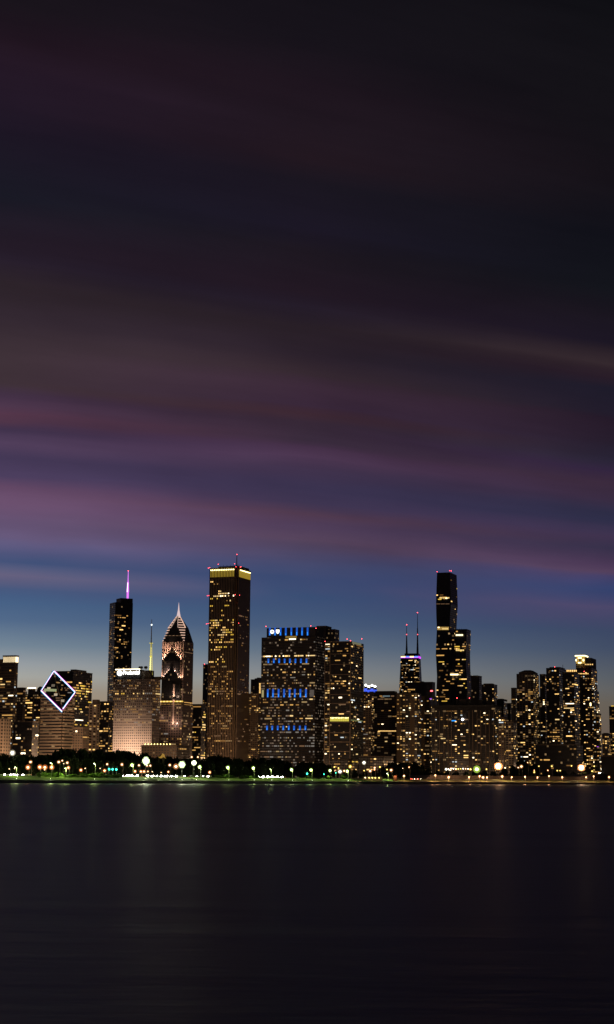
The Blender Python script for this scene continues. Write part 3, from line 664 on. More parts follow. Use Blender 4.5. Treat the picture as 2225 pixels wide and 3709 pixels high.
def framed():
    B = Bld('apartment_tower', 'dark glass apartment tower framed in beige bands with a bright yellow amenity floor', 1177, 1271, 1318, 2322, 2430, F_dark, cat='apartment tower')
    B.wall(3); z = lambda y: at(1270, y, B.Y).z
    for y in (2324, 2368, 2406, 2443, 2481, 2515, 2548, 2583, 2616, 2654, 2688, 2722):
        u0 = B.u_of(1197) if y not in (2324, 2583, 2616) else 0
        b = MB(); b.prism(B.rect(u0, 1.001, -.012, .02), z(y) - .6, z(y) + .6); b.build('frame_band', m_beige, B.root)
    for px in (1178.5, 1197, 1270.5):
        u = B.u_of(px); b = MB(); b.prism(B.rect(u - .012, u + .012, -.016, .02), B.z0, B.z1 - 1); b.build('frame_pier', m_beige, B.root)
    for k in range(58):   # balcony slabs in the left bay
        zz = 8 + k * 3.4
        if zz > B.z1 - 3: break
    b = MB()
    for j in range(k): b.prism(B.rect(.015, B.u_of(1196), -.02, .0), 8 + j * 3.4, 8.5 + j * 3.4)
    b.build('balcony', m_brown, B.root)
    B.windows(B.pt(.02, 0), B.pt(B.u_of(1196), 0), 12, B.z1, 3.4, 4, .55, 'res', wf=.8)
    B.windows(B.pt(B.u_of(1199), 0), B.pt(.99, 0), 12, z(2620), 3.4, 3.2, .2, 'res', run=2.2)
    B.windows(B.pt(B.u_of(1199), 0), B.pt(.99, 0), z(2592), B.z1, 3.4, 3.2, lambda u, y: .26 if 2440 < y < 2560 else .08, 'res', run=2.3)
    B.windows(B.Cp, B.Rp, 12, B.z1, 3.4, 5, lambda u, y: .22 if u < .6 else .06, 'res', run=2)
    ye = emit('amenity_yellow', (.85, .72, .10), .75); yb = emit('amenity_bright', (1, .85, .4), 3)
    B.lamp_strip(1196, 1265, 2598, 2613, ye, 'amenity_floor', n=9, gap=.1, d=.5)
    for i in range(14): x = 1198 + i * 4.8; B.lamp_strip(x, x + rnd.uniform(1.5, 4), 2599, 2599 + rnd.uniform(2, 5), yb, 'amenity_lamp', d=.9)
    B.strip_right(1271, 1312, 2606, 2611, emit('green_strip', (.35, .4, .15), .3), 'amenity_floor')
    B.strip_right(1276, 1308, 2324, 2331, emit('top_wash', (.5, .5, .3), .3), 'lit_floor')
    for px, py in ((1178, 2323), (1258, 2315), (1270, 2321), (1311, 2314)): B.beacon(px, py, .02)
    B.done(100)
framed()

# cupola block
def cupola():
    B = simple('office_tower', 'brown block with four white lamp finials over blue lit cupolas', 1296, 1362, 1376, 2507, 3000, F_brown, 3.5, 4, .35, 'res', 'office tower')
    wl = ball_mesh('finial_ball', emit('finial_lamp', (1, .95, .85), 9)); bl = emit('cupola_blue', (.05, .12, .95), 1.0)
    for px, py in ((1318.7, 2482), (1335, 2487), (1341, 2482.7), (1357.6, 2486.5)):
        v = .1 if py > 2485 else .5; x, y = B.pt(B.u_of(px), v); zt = at(px, py, y).z
        b = MB(); b.tube((x, y, B.z1), (x, y, zt - 6), 3.4, 3.4, 8); b.build('cupola', bl, B.root)
        b = MB(); b.tube((x, y, zt - 6), (x, y, zt - 1), 3.8, .6, 8); b.build('cupola_roof', m_black, B.root)
        inst('finial_lamp', wl, B.root, Vector((x, y, zt)) - B.root.location, (1.9,) * 3)
    B.done()
cupola()
simple('apartment_tower', 'dim brown apartment slab beside the right edge of the framed glass tower', 1306, 1345, 1356, 2566, 2600, F_brown, 3.2, 4, .4, 'off', run=1.4).done()
B = simple('apartment_tower', 'wide balcony slab building with a pale lettered rooftop sign', 1353, 1446, 1470, 2517, 2700, F_balc, 3.1, 6, .13, 'res', run=1.5, pent=[(1356, 1422, 2504)])
B.lamp_strip(1388, 1414, 2519.5, 2524.5, emit('sign_pale_blue', (.4, .55, .6), .4), 'roof_sign', n=9, gap=.4); B.lamp_strip(1376, 1385, 2519.5, 2524.5, WIN[1], 'lit_floor'); B.lamp_strip(1417, 1428, 2519.5, 2524.5, WIN[8], 'lit_floor')
B.lamp_strip(1371, 1436, 2647, 2650, WIN[3], 'lit_floor', n=12, gap=.2)
b = MB()
for k in range(45): b.prism(B.rect(.01, .99, -.03, 0), 8 + k * 3.1, 8.35 + k * 3.1)
b.build('balcony', m_brown, B.root)
B.done()

# ---- tapered tower with two antennas
def hancock():
    Y = 4300; rows = [(2374, 1452.6, 1516, 1527.8), (2470, 1446.5, 1518, 1533), (2816, 1425, 1524, 1550)]
    B = Bld('skyscraper', 'black tapering tower with a purple lit crown and twin white antennas', 1452.6, 1516, 1527.8, 2374, Y, F_dark, theta=12, cat='skyscraper', b=40)
    z = lambda y: at(1490, y, Y).z
    s = (1550 - 1425) / (1527.8 - 1452.6); ctr = ((B.Lp[0] + B.Rp[0]) / 2, (B.Lp[1] + B.Rp[1]) / 2)
    bot = [(ctr[0] + (p[0] - ctr[0]) * 1.62, ctr[1] + (p[1] - ctr[1]) * 1.62) for p in B.rect()]
    b = MB(); b.prism(bot, B.z0, B.z1, 3, top=B.rect()); b.build('wall', [F_dark, dark_roof], B.root)
    B.windows(bot[0], bot[1], B.z0, B.z1, 4, 4, lambda u, y: .25 if 2388 < y < 2520 else 0, 'res', P0t=B.Lp, P1t=B.Cp, run=2.4)
    b = MB()   # cross bracing
    def on(u, t): # u across, t height fraction, on the front face
        A = [bot[0][k] + (B.Lp[k] - bot[0][k]) * t for k in (0, 1)]; D = [bot[1][k] + (B.Cp[k] - bot[1][k]) * t for k in (0, 1)]
        return Vector((A[0] + (D[0] - A[0]) * u, A[1] + (D[1] - A[1]) * u - .6, B.z0 + (B.z1 - B.z0) * t))
    for i in range(6):
        t0, t1 = i / 6 * .97, (i + 1) / 6 * .97
        b.tube(on(0, t0), on(1, t1), .8, n=4); b.tube(on(1, t0), on(0, t1), .8, n=4)
    b.build('cross_brace', m_black, B.root)
    pu = emit('crown_purple', (.5, .05, .85), 1.8); bl = emit('crown_blue', (.1, .2, 1), 2.2); am = emit('crown_amber', (1, .65, .25), 2.5)
    B.part('crown_ring', -.01, 1.01, -.015, 1.0, z(2383), z(2380.5), pu)
    for a, c, m in ((1453, 1469, am), (1471, 1483, bl), (1485, 1500, am), (1502, 1515, bl)): B.lamp_strip(a, c, 2377, 2381.5, m, 'crown_light', d=1.2)
    B.strip_right(1516, 1527, 2376, 2382, pu, 'crown_light', d=1)
    B.part('equipment_floor', .2, .98, .1, .9, B.z1, z(2366), m_black)
    white = mat('antenna_grey', (.10, .09, .10)); 
    for px, yt in ((1470.4, 2263), (1510, 2219)):
        x, y = B.pt(B.u_of(px), .4); zt = at(px + 1, yt, y).z; z0 = z(2367); H = zt - z0
        b = MB(); b.tube((x, y, z0), (x, y, z0 + H * .25), 3.0, 2.2); b.tube((x, y, z0 + H * .25), (x, y, z0 + H * .62), 2.1, 1.3); b.tube((x, y, z0 + H * .62), (x, y, zt), 1.0, .5); b.build('antenna', white, B.root)
        inst('beacon', beacon_me, B.root, Vector((x, y, zt)) - B.root.location, (2.6,) * 3)
        inst('beacon', beacon_me, B.root, Vector((x, y - 2, at(px, 2298.6, y).z)) - B.root.location, (2.2,) * 3)
    B.done()
hancock()
B = simple('office_tower', 'dark flat topped block with vertical fins in front of the tapering tower', 1478, 1566, 1577, 2472, 3200, F_rib, 4, 3, .03, 'amber', 'office tower', run=3, pent=[(1520, 1530, 2468)])
B.lamp_strip(1478, 1505, 2496, 2500, WIN[2], 'lit_floor', n=5); B.lamp_strip(1560, 1568, 2501, 2505, beacon_m, 'red_light'); B.done()
simple('apartment_tower', 'brown apartment slab packed with warm windows under the tapering tower', 1437, 1512, 1526, 2513, 2520, F_pier, 3.1, 4.6, .36, 'res', run=1.35, wf=.55).done()
B = simple('apartment_tower', 'piered apartment slab just left of the curving glass tower base', 1522, 1556, 1590, 2523, 2560, F_pier, 3.1, 4.6, .28, 'res', run=1.35, wf=.55, b=50); B.lamp_strip(1557, 1565, 2530, 2532.5, emit('purple_sign', (.4, .05, .8), 1.2), 'purple_light'); B.done()

# ---- the curving tower: three stepped stacks of flaring frustums
def curvy():
    B = Bld('skyscraper', 'tall curving glass tower of two flaring shafts with bright lit floors', 1583.5, 1630, 1646, 2073, 2750, F_dark, cat='skyscraper', b=42)
    z = lambda y: at(1640, y, B.Y).z
    glass = facade('wavy_glass', (.022, .024, .03), fh=3.6, cw=3.2, vf=.8, hf=.9, dim=.03, ds=.4)
    def stack(secs, v0, v1, name, wins):
        b = MB()
        for i in range(len(secs) - 1):
            (ya, la, ra), (yb, lb, rb) = secs[i], secs[i + 1]
            fa = B.rect(B.u_of(la, ya), B.u_of(ra, ya), v0, v1); fb = B.rect(B.u_of(lb, yb), B.u_of(rb, yb), v0, v1)
            b.prism(fb, z(yb), z(ya), 3.2, top=fa, roof=(i == 0))
            B.windows(fb[0], fb[1], z(yb), z(ya), 3.6, 3.4, wins, 'gold', P0t=fa[0], P1t=fa[1], run=2.2, wf=.8)
            B.windows(fb[1], fb[2], z(yb), z(ya), 3.6, 4, .05, 'gold', P0t=fa[1], P1t=fa[2], run=1.5)
        b.build(name, [glass, dark_roof], B.root)
    def w1(u, y):
        if y < 2155: return .004
        if y < 2172: return .3 if u < .8 else 0
        if y < 2230: return .02
        if y < 2265: return .06
        if y > 2330: return .16
        return .02
    stack([(2073, 1583.5, 1630), (2130, 1581.5, 1632), (2187, 1580, 1634), (2230, 1581, 1631), (2278, 1583, 1629), (2330, 1580.5, 1634), (2368, 1579, 1637), (2410, 1581.5, 1632), (2450, 1583.5, 1630), (2510, 1581, 1633), (2560, 1579, 1636), (2790, 1583, 1632)], 0, 1, 'main_shaft', w1)
    stack([(2279, 1641, 1688), (2320, 1641, 1687), (2368, 1641, 1685), (2420, 1641, 1686), (2452, 1641, 1688), (2500, 1641, 1690), (2560, 1641, 1686), (2790, 1641, 1690)], .12, .75, 'lower_shaft', lambda u, y: .02 if y < 2330 else .14)
    stack([(2290, 1628, 1645), (2790, 1628, 1645)], .05, .6, 'middle_shaft', lambda u, y: .12 if y > 2330 else .02)
    g = emit('gold_floor', (1, .70, .25), 1.0); gb = emit('gold_floor_bright', (1, .8, .4), 3)
    B.lamp_strip(1585, 1627, 2271, 2282, emit('gold_floor_soft', (.8, .5, .14), .55), 'lit_floor', n=8, gap=.15)
    for a, c, y0, y1, m in ((1587, 1593, 2271, 2275, gb), (1603, 1625, 2276, 2280, g), (1593, 1630, 2164, 2168, g), (1615, 1621, 2165, 2169, gb), (1581, 1631, 2187, 2188.6, WIN[8])): B.lamp_strip(a, c, y0, y1, m, 'lit_floor', d=.9, n=3 if c - a > 15 else 1, gap=.15)
    for a, c, y0, y1, m in ((1650, 1676, 2298, 2303, gb), (1650, 1680, 2353, 2358, g)): B.lamp_strip(a, c, y0, y1, m, 'lit_floor', d=.9, v=.1, n=5, gap=.2)
    B.lamp_strip(1632, 1661, 2441, 2446, gb, 'lit_floor', d=1.2, v=.02, n=3, gap=.05)
    b = MB()
    for px in (1645, 1650, 1656, 1664): x, y = B.pt(B.u_of(px), .3); b.tube((x, y, z(2280)), (x, y, z(2276)), .4)
    b.build('roof_equipment', metal, B.root)
    for px, py in ((1584, 2071), (1630, 2067), (1635, 2068)):
        p = at(px, py, B.Y + 8); inst('beacon', beacon_me, B.root, p - B.root.location, (1.3,) * 3)
    inst('beacon', beacon_me, B.root, at(1580.5, 2187, B.Y + 15) - B.root.location, (.5,) * 3)
    B.done(100)
curvy()
simple('apartment_tower', 'dark round shouldered block just right of the curving tower', 1694, 1736, 1746, 2450, 2900, F_dark, 3.4, 4, lambda u, y: .3 if y > 2480 and u > .55 else .03, 'res', pent=[(1702, 1730, 2447)]).done()
simple('apartment_tower', 'dark faceted block with a red roof beacon right of the round shouldered one', 1746, 1790, 1802, 2481, 3000, F_dark, 3.4, 4, lambda u, y: .22 if y > 2495 else .02, 'res', pent=[(1750, 1782, 2476)]).done()
simple('apartment_tower', 'lower dark slab in the dip left of the round topped grid tower', 1800, 1825, 1838, 2535, 2900, F_dark, 3.4, 4, .16, 'dim', pent=[(1802, 1818, 2531)]).done()
simple('apartment_tower', 'small black block tucked against the left of the grid tower wing', 1836, 1850, 1858, 2549, 2950, F_dark, 3.4, 4, .05, 'dim').done()

def plaza():
    B = Bld('apartment_tower', 'very wide residential slab with pale vertical piers below the curving tower', 1564, 1792, 1812, 2557, 2450, facade('pier_slab_wall', (.022, .018, .016), glass=(.008, .008, .01), fh=3.1, cw=4.4, vf=.75, hf=.95, dim=.04), cat='apartment tower', b=40)
    B.wall(4.4); z = lambda y: at(1700, y, B.Y).z
    for px in (1577, 1593, 1609, 1624, 1636, 1700, 1713, 1729, 1742, 1760, 1773, 1789):
        u = B.u_of(px); b = MB(); b.prism(B.rect(u - .003, u + .003, -.03, .01), B.z0, z(2572)); b.build('pier', m_beige, B.root)
    B.windows(B.Lp, B.Cp, 12, z(2570), 3.1, 4.4, lambda u, y: .24 if .32 < u < .58 else .17, 'res', run=1.4)
    B.windows(B.Cp, B.Rp, 12, z(2570), 3.1, 4.4, .2, 'res')
    B.part('roof_slab', -.005, 1.005, -.06, 1, B.z1 - 1, B.z1 + 1.5, m_black)
    for a, c, y in ((1659, 1686, 2530), (1700, 1722, 2548), (1727, 1742, 2532), (1758, 1776, 2540)):
        b = MB(); b.prism(B.rect(B.u_of(a), B.u_of(c), .2, .8), B.z1 + 1.5, z(y)); b.build('penthouse', [m_black, dark_roof], B.root)
    for px, py in ((1653.6, 2528.7), (1699, 2529), (1797, 2563)):
        x, y = B.pt(min(.99, B.u_of(px)), .1); zz = at(px, py, y).z; b = MB(); b.tube((x, y, min(zz - 1, B.z1)), (x, y, zz), .4); b.build('beacon_post', metal, B.root)
        inst('beacon', beacon_me, B.root, Vector((x, y, zz)) - B.root.location, (1.5,) * 3)
    B.lamp_strip(1636.5, 1652, 2609.5, 2612.5, emit('sky_blue_sign', (.02, .35, 1), 1.6), 'blue_light')
    x, y = B.pt(B.u_of(1677), -.04); inst('roof_lamp', ball_mesh('white_lamp_ball', emit('lamp_white_hot', (1, .93, .85), 10)), B.root, Vector((x, y, z(2605))) - B.root.location, (1.8,) * 3)
    B.done(100)
plaza()
simple('apartment_tower', 'brown grid block with lit rooms beside the right end of the wide slab', 1806, 1826, 1838, 2600, 2380, F_brown, 3.2, 4, .3, 'res').done()
simple('apartment_tower', 'low tan grid block below the left wing of the grid tower', 1832, 1860, 1872, 2617, 2350, F_grid, 3.3, 4, .28, 'amber').done()

B = Bld('apartment_tower', 'concrete grid tower with a hipped top standing alone against the sky', 1871.5, 1932, 1948, 2440, 2650, F_grid, cat='apartment tower', b=40)
B.wall(4.2); B.faces(3.2, 4.2, lambda u, y: .12 if y < 2490 else .36, 'res', run=1.3)
zt = at(1910, 2426, B.Y).z; zm = at(1910, 2434, B.Y).z
b = MB(); b.prism(B.rect(.12, .97, .05, .9), B.z1, zm, 4); b.prism(B.rect(.12, .97, .05, .9), zm, zt, 4, top=B.rect(.42, .78, .2, .7)); b.build('hipped_top', [m_brown, dark_roof], B.root)
B.done(100)
simple('apartment_tower', 'narrow dark wing on the left side of the hip topped grid tower', 1852, 1868, 1876, 2494, 2700, F_dark, 3.2, 4, .22, 'res', pent=[(1856, 1866, 2491)]).done()
simple('apartment_tower', 'dark low block filling the gap right of the hip topped grid tower', 1934, 1955, 1962, 2526, 2680, F_dark, 3.2, 4, .2, 'res').done()

B = Bld('apartment_tower', 'broad black tower with an angled flat roof left of the golden crown', 1979, 2026, 2052, 2419, 2600, F_dark, cat='apartment tower', b=55)
B.wall(4); 
def pb(u, y): return .5 if abs(y - 2441) < 3 or abs(y - 2455) < 3 else .2
B.windows(B.Lp, B.Cp, 12, B.z1, 3.3, 4, pb, 'res', run=2.2); B.windows(B.Cp, B.Rp, 12, B.z1, 3.3, 4, .16, 'res', run=1.4)
B.part('penthouse', .2, 1.0, .1, .8, B.z1, at(2010, 2415, B.Y).z, m_black)
b = MB(); x, y = B.pt(1, .5); b.tube((x, y, B.z1), (x, y, at(2034, 2408, y).z), .35); b.build('antenna', metal, B.root)
B.beacon(2010, 2416, .1, 1.1)
B.done(100)
simple('apartment_tower', 'slim dark shaft hugging the left side of the broad black tower', 1955.5, 1974, 1982, 2444, 2660, F_dark, 3.3, 4, .14, 'res').done()
B = simple('apartment_tower', 'black tower with a lit rooftop pergola directly left of the golden crown', 2038, 2080, 2096, 2438, 2560, F_dark, 3.3, 4, .2, 'res', run=2.6, b=40)
for i in range(6): B.lamp_strip(2052 + i * 6.5, 2055 + i * 6.5, 2427, 2433, WIN[3], 'pergola_lamp', d=1.5, v=.1)
B.part('pergola', B.u_of(2049), .99, .12, .5, B.z1 + 1, at(2060, 2425, B.Y).z, m_brown)
B.lamp_strip(2028 if False else 2044, 2079, 2564, 2567, WIN[5], 'lit_floor', n=8, gap=.2)
B.done()
def golden():
    B = Bld('skyscraper', 'stepped tower with a floodlit gold crown block and lit setbacks', 2087, 2143, 2157.5, 2420, 2850, F_rib, cat='skyscraper', b=50)
    B.wall(3); z = lambda y: at(2130, y, B.Y).z
    B.part('lower_shaft', 0, 1.09, .03, 1.02, B.z0, z(2500), F_rib); B.part('lower_shaft', 0, 1.1, .06, 1.04, B.z0, z(2588), F_rib)
    B.windows(B.Lp, B.Cp, 15, B.z1, 3.3, 4, lambda u, y: (.12 if u < .45 else .4) if y > 2455 else .35 if y > 2432 else 0, 'res', run=1.3)
    B.windows(B.Cp, B.Rp, 15, B.z1, 3.3, 5, .4, 'res')
    for uu, vv, yy in ((1.09, .03, 2500), (1.1, .06, 2588)):
        B.windows(B.pt(1.0, vv), B.pt(uu, vv), 15, z(yy), 3.3, 4, .5, 'res', run=1.2)
        B.windows(B.pt(uu, vv), B.pt(uu, 1.02), 15, z(yy), 3.3, 5, .35, 'res', run=1.2)
    B.part('right_wing', .45, .97, .1, .95, B.z1, z(2382), m_black)
    B.part('crown_tower', B.u_of(2087), B.u_of(2119), -.01, .5, B.z1, z(2376), mat('gold_stone', (.42, .3, .14)))
    gold = emit('crown_gold', (.85, .5, .10), .6); hot = emit('crown_gold_hot', (1, .85, .4), 4.5)  # floodlight on the crown stone is put in as emission
    B.lamp_strip(2088, 2119.5, 2380, 2404, gold, 'crown_panel', v=-.012); B.part('crown_roof', B.u_of(2085), B.u_of(2121), -.04, .53, z(2376.5), z(2373), hot)  # the panel stands in for floodlight on the crown stone
    for a, c, y0, y1 in ((2095, 2108, 2382, 2385), (2087, 2090, 2388, 2395), (2113, 2117, 2388, 2395), (2096, 2107, 2399, 2403)): B.lamp_strip(a, c, y0, y1, hot, 'crown_lamp', v=-.03, d=.9)
    B.lamp_strip(2099, 2105, 2387, 2398, m_brown, 'crown_niche', v=-.02, d=.7)
    for i in range(5): B.lamp_strip(2118 + i * 6.6, 2120.5 + i * 6.6, 2405, 2409, WIN[3], 'setback_lamp', v=.08, d=1)
    for i in range(8): B.lamp_strip(2090 + i * 5.6, 2093 + i * 5.6, 2439, 2442, WIN[3], 'setback_lamp', d=1)
    B.lamp_strip(2148 if False else 2138, 2142, 2546, 2557, hot, 'bright_window', d=1)
    B.beacon(2117, 2432, -.02, 1.4)
    B.done(100)
golden()
B = simple('apartment_tower', 'slim low brown slab against the right foot of the golden crowned tower', 2150, 2170, 2178, 2587, 2700, F_grid, 3.2, 4, .45, 'res', run=1.3); B.lamp_strip(2163, 2169, 2704, 2706, emit('purple_sign', (.4, .05, .8), 1.2), 'purple_light'); B.done()
simple('apartment_tower', 'low stepped brown block at the right between golden tower and frame edge', 2181, 2200, 2213, 2660, 2500, F_brown, 3.2, 4, .4, 'amber', pent=[(2184, 2198, 2655)]).done()
B = simple('apartment_tower', 'tower cut by the right edge with a yellow light on its roof', 2207, 2252, 2275, 2561, 2800, F_grid, 3.2, 4, .4, 'gold', run=1.3, b=40); B.lamp_strip(2214, 2224, 2556, 2560, WIN[9], 'roof_light', v=.05); B.done()
# podium blocks low behind the trees
simple('office_block', 'low lit podium at the foot of the framed glass tower', 1195, 1262, 1300, 2752, 2300, F_dark, 3.6, 5, .38, 'gold', 'office block', b=40, run=2).done()
simple('office_block', 'low block with mixed warm lights below the balcony slab building', 1300, 1392, 1420, 2742, 2280, F_dark, 3.6, 5, .35, 'amber', 'office block', b=40, run=1.4).done()
simple('office_block', 'dark podium with sparse lamps below the broad black tower', 1940, 2090, 2130, 2700, 2200, F_dark, 3.6, 5, .10, 'amber', 'office block', b=40, run=1.6).done()
simple('office_block', 'low black block at the right end of the shore before the lit towers', 2178, 2250, 2275, 2742, 2000, m_black, 3.6, 5, .0, 'amber', 'office block', b=40).done()

# warm street light spilling up the facades
for px, Y, pw in ((-20, 1850, 1.0), (60, 1880, .4), (170, 1990, 1.5), (240, 2010, 1.5), (340, 2040, 1.0), (640, 2080, .4), (790, 2560, 1.3), (860, 2560, 1.3), (920, 2600, .9), (1040, 2400, .5), (1180, 2340, .5), (1260, 2230, .18), (1400, 2200, .15), (1520, 2380, .4), (1620, 2330, .3), (1730, 2330, .3), (1860, 2240, .35), (1960, 2400, .2), (2120, 2150, .3)):
    p = at(px, 2800, Y); light('street_lamp_light', (p.x, p.y, GZ + 16), 80000 * pw, (1, .60, .34), 4)

# ------------------------------------------------------------------ ground, shore, water
def strips(name, prof, m, kind='structure', s0=-3500, s1=6500, n=60):
    """ground strip parallel to the shoreline: prof = [(offset, z), ...]"""
    b = MB()
    def P(s, off): x = -202 + s * .565; return (x, 1385.3 + 1.462 * x + off)
    for i in range(n):
        a, c = s0 + (s1 - s0) * i / n, s0 + (s1 - s0) * (i + 1) / n
        for j in range(len(prof) - 1):
            (o0, z0), (o1, z1) = prof[j], prof[j + 1]
            A, Bq, Cq, D = P(a, o0), P(c, o0), P(c, o1), P(a, o1)
            b.face([(*A, z0), (*Bq, z0), (*Cq, z1), (*D, z1)])
    return tag(b.build(name, m), kind=kind)
conc = mat('quay_concrete', (.26, .25, .22), .85, 0, .35, .15); asph = mat('asphalt', (.05, .05, .05), .8, 0, .3, .4)
grass = mat('grass', (.085, .125, .015), .95, 0, .5, .12)
strips('seawall', [(0, -3), (0.001, 1.1), (7, 1.15), (7.001, 2.1), (15, 2.15)], conc)
strips('lawn', [(15, 2.15), (40, 3.6), (62, 4.7)], grass)
strips('road', [(62, 4.7), (62.001, 4.85), (120, 4.85), (120.001, 5.0)], asph)
strips('ground', [(120, 5.0), (400, 5.0), (2500, 5.0), (30000, 5.0)], mat('park_ground', (.03, .035, .02), .95, 0, .4, .02))
b = MB()
for i in range(160):     # dashed lane lines
    s = -500 + i * 14; x = -202 + s * .565; y = 1385.3 + 1.462 * x + 91
    b.box(x, y, 4.858, 5, .15, .004, math.atan2(.826, .565))
tag(b.build('lane_markings', mat('road_paint', (.7, .7, .65), .7, 0, .1)), kind='structure')

w = MB()
m, t, p = newmat('lake_water')
tc = t.n('ShaderNodeTexCoord'); mp = t.n('ShaderNodeMapping'); mp.inputs['Scale'].default_value = (.035, .12, 1)
t.L.new(tc.outputs['Object'], mp.inputs[0])
n1 = t.n('ShaderNodeTexNoise'); n1.inputs['Scale'].default_value = 1.0; n1.inputs['Detail'].default_value = 7; n1.inputs['Roughness'].default_value = .62; t.L.new(mp.outputs[0], n1.inputs['Vector'])
mp2 = t.n('ShaderNodeMapping'); mp2.inputs['Scale'].default_value = (.012, .03, 1); t.L.new(tc.outputs['Object'], mp2.inputs[0])
n2 = t.n('ShaderNodeTexNoise'); n2.inputs['Scale'].default_value = 1.0; n2.inputs['Detail'].default_value = 4; t.L.new(mp2.outputs[0], n2.inputs['Vector'])
bp = t.n('ShaderNodeBump'); bp.inputs['Strength'].default_value = .3; bp.inputs['Distance'].default_value = .3
t.L.new(n1.outputs['Fac'], bp.inputs['Height']); t.L.new(bp.outputs[0], p.inputs['Normal'])
p.inputs['Base Color'].default_value = (.011, .014, .030, 1)
t.L.new(t.m('ADD', .38, t.m('MULTIPLY', n2.outputs['Fac'], .12)), p.inputs['Roughness']); p.inputs['IOR'].default_value = 1.33
t.L.new(t.m('MAXIMUM', t.m('ADD', -.20, t.m('MULTIPLY', n2.outputs['Fac'], .82)), .11), p.inputs['Specular IOR Level'])
WATER = m
b = MB(); b.face([(-40000, -8000, 0), (40000, -8000, 0), (40000, 60000, 0), (-40000, 60000, 0)])
wo = b.build('lake', m); tag(wo, kind='structure')

# ------------------------------------------------------------------ what is near what: words for labels
LM = [(20, 'the far left cream block'), (60, 'the white crowned tower'), (110, 'the lantern tower'), (170, 'the diamond tower'), (245, 'the right half of the diamond tower'),
      (300, 'the low brown block'), (342, 'the striped cream tower'), (385, 'the amber windowed block'), (430, 'the left of the floodlit office'), (480, 'the middle of the floodlit office'), (530, 'the right of the floodlit office'),
      (580, 'the garage'), (625, 'the chevron tower'), (670, 'the right foot of the chevron tower'), (718, 'the short dark office'), (765, 'the left edge of the ribbed tower'), (810, 'the ribbed tallest tower'),
      (870, 'the blank side of the ribbed tower'), (925, 'the narrow brown apartment block'), (985, 'the left of the blue striped office'), (1045, 'the middle of the blue striped office'), (1105, 'the right of the blue striped office'), (1160, 'the blank dark shaft'),
      (1215, 'the left of the framed glass tower'), (1265, 'the right of the framed glass tower'), (1330, 'the cupola block'), (1380, 'the balcony slab building'), (1425, 'the lettered roof sign'), (1480, 'the tapering tower'), (1540, 'the slab left of the curving tower'),
      (1600, 'the curving tower'), (1665, 'the middle of the wide piered slab'), (1740, 'the right of the wide piered slab'), (1805, 'the right end of the wide piered slab'), (1855, 'the low tan grid block'), (1905, 'the hip topped grid tower'), (1965, 'the slim dark shaft'),
      (2020, 'the broad black tower'), (2070, 'the pergola topped tower'), (2110, 'the golden crowned tower'), (2160, 'the right foot of the golden tower'), (2210, 'the right frame edge')]
def near(px): return min(LM, key=lambda l: abs(l[0] - px))[1]
USED = {}
def uniq(cands):
    for c in cands:
        if c not in USED: USED[c] = 1; return c
    return None

# ------------------------------------------------------------------ trees and shrubs
leafm, t, p = newmat('dark_leaves')
no = t.n('ShaderNodeTexNoise'); no.inputs['Scale'].default_value = .9; ge = t.n('ShaderNodeTexCoord'); t.L.new(ge.outputs['Object'], no.inputs['Vector'])
oi = t.n('ShaderNodeObjectInfo')
c1 = t.mix(no.outputs['Fac'], (.012, .022, .006), (.05, .075, .02)); c2 = t.mix(t.m('MULTIPLY', oi.outputs['Random'], .5), c1, (.04, .045, .015)); t.L.new(c2, p.inputs['Base Color']); p.inputs['Roughness'].default_value = .9
bark = mat('bark', (.06, .045, .03), .95)
shrubm, t, p = newmat('shrub_leaves')
no = t.n('ShaderNodeTexNoise'); no.inputs['Scale'].default_value = 2.2; ge = t.n('ShaderNodeTexCoord'); t.L.new(ge.outputs['Object'], no.inputs['Vector'])
t.L.new(t.mix(no.outputs['Fac'], (.05, .10, .015), (.12, .20, .035)), p.inputs['Base Color']); p.inputs['Roughness'].default_value = .85
def crown_mesh(name, m, seed, n=2600, leaf=.085, flat=.8):
    r = random.Random(seed); blobs = []
    for i in range(13):
        a = r.uniform(0, 6.28); rr = r.uniform(.1, .62); blobs.append((rr * math.cos(a), rr * math.sin(a), r.uniform(.28, .78), r.uniform(.24, .42)))
    blobs.append((0, 0, .6, .5)); b = MB()
    for i in range(n):
        bx, by, bz, br = r.choice(blobs)
        d = Vector((r.gauss(0, 1), r.gauss(0, 1), r.gauss(0, 1))).normalized() * br * (r.random() ** .35)
        c = Vector((bx, by, bz)) + Vector((d.x, d.y, d.z * flat)); s = leaf * r.uniform(.6, 1.5)
        u = Vector((r.gauss(0, 1), r.gauss(0, 1), r.gauss(0, 1))).normalized(); v = u.orthogonal().normalized() * s; w_ = u.cross(v).normalized() * s * .7
        b.face([c - v, c - w_, c + v, c + w_])
    o = b.build(name, m); me = o.data; bpy.data.objects.remove(o); return me
CR = [crown_mesh('crown_%d' % i, leafm, 40 + i) for i in range(4)]
SH = [crown_mesh('shrub_%d' % i, shrubm, 60 + i, 900, .11, .9) for i in range(3)]
tb = MB(); tb.tube((0, 0, -.3), (0, 0, .34), .055, .03)
for a in range(5): tb.tube((0, 0, .2 + a * .03), (.34 * math.cos(a * 1.3), .34 * math.sin(a * 1.3), .5 + .03 * a), .022, .008, 5)
o = tb.build('trunk', bark); TRUNK = o.data; bpy.data.objects.remove(o)
def ground_z(off):
    pr = [(15, 2.15), (40, 3.6), (62, 4.7), (120, 5.0)]
    if off <= 15: return 2.1
    for (a, za), (b, zb) in zip(pr, pr[1:]):
        if off <= b: return za + (zb - za) * (off - a) / (b - a)
    return 5.0
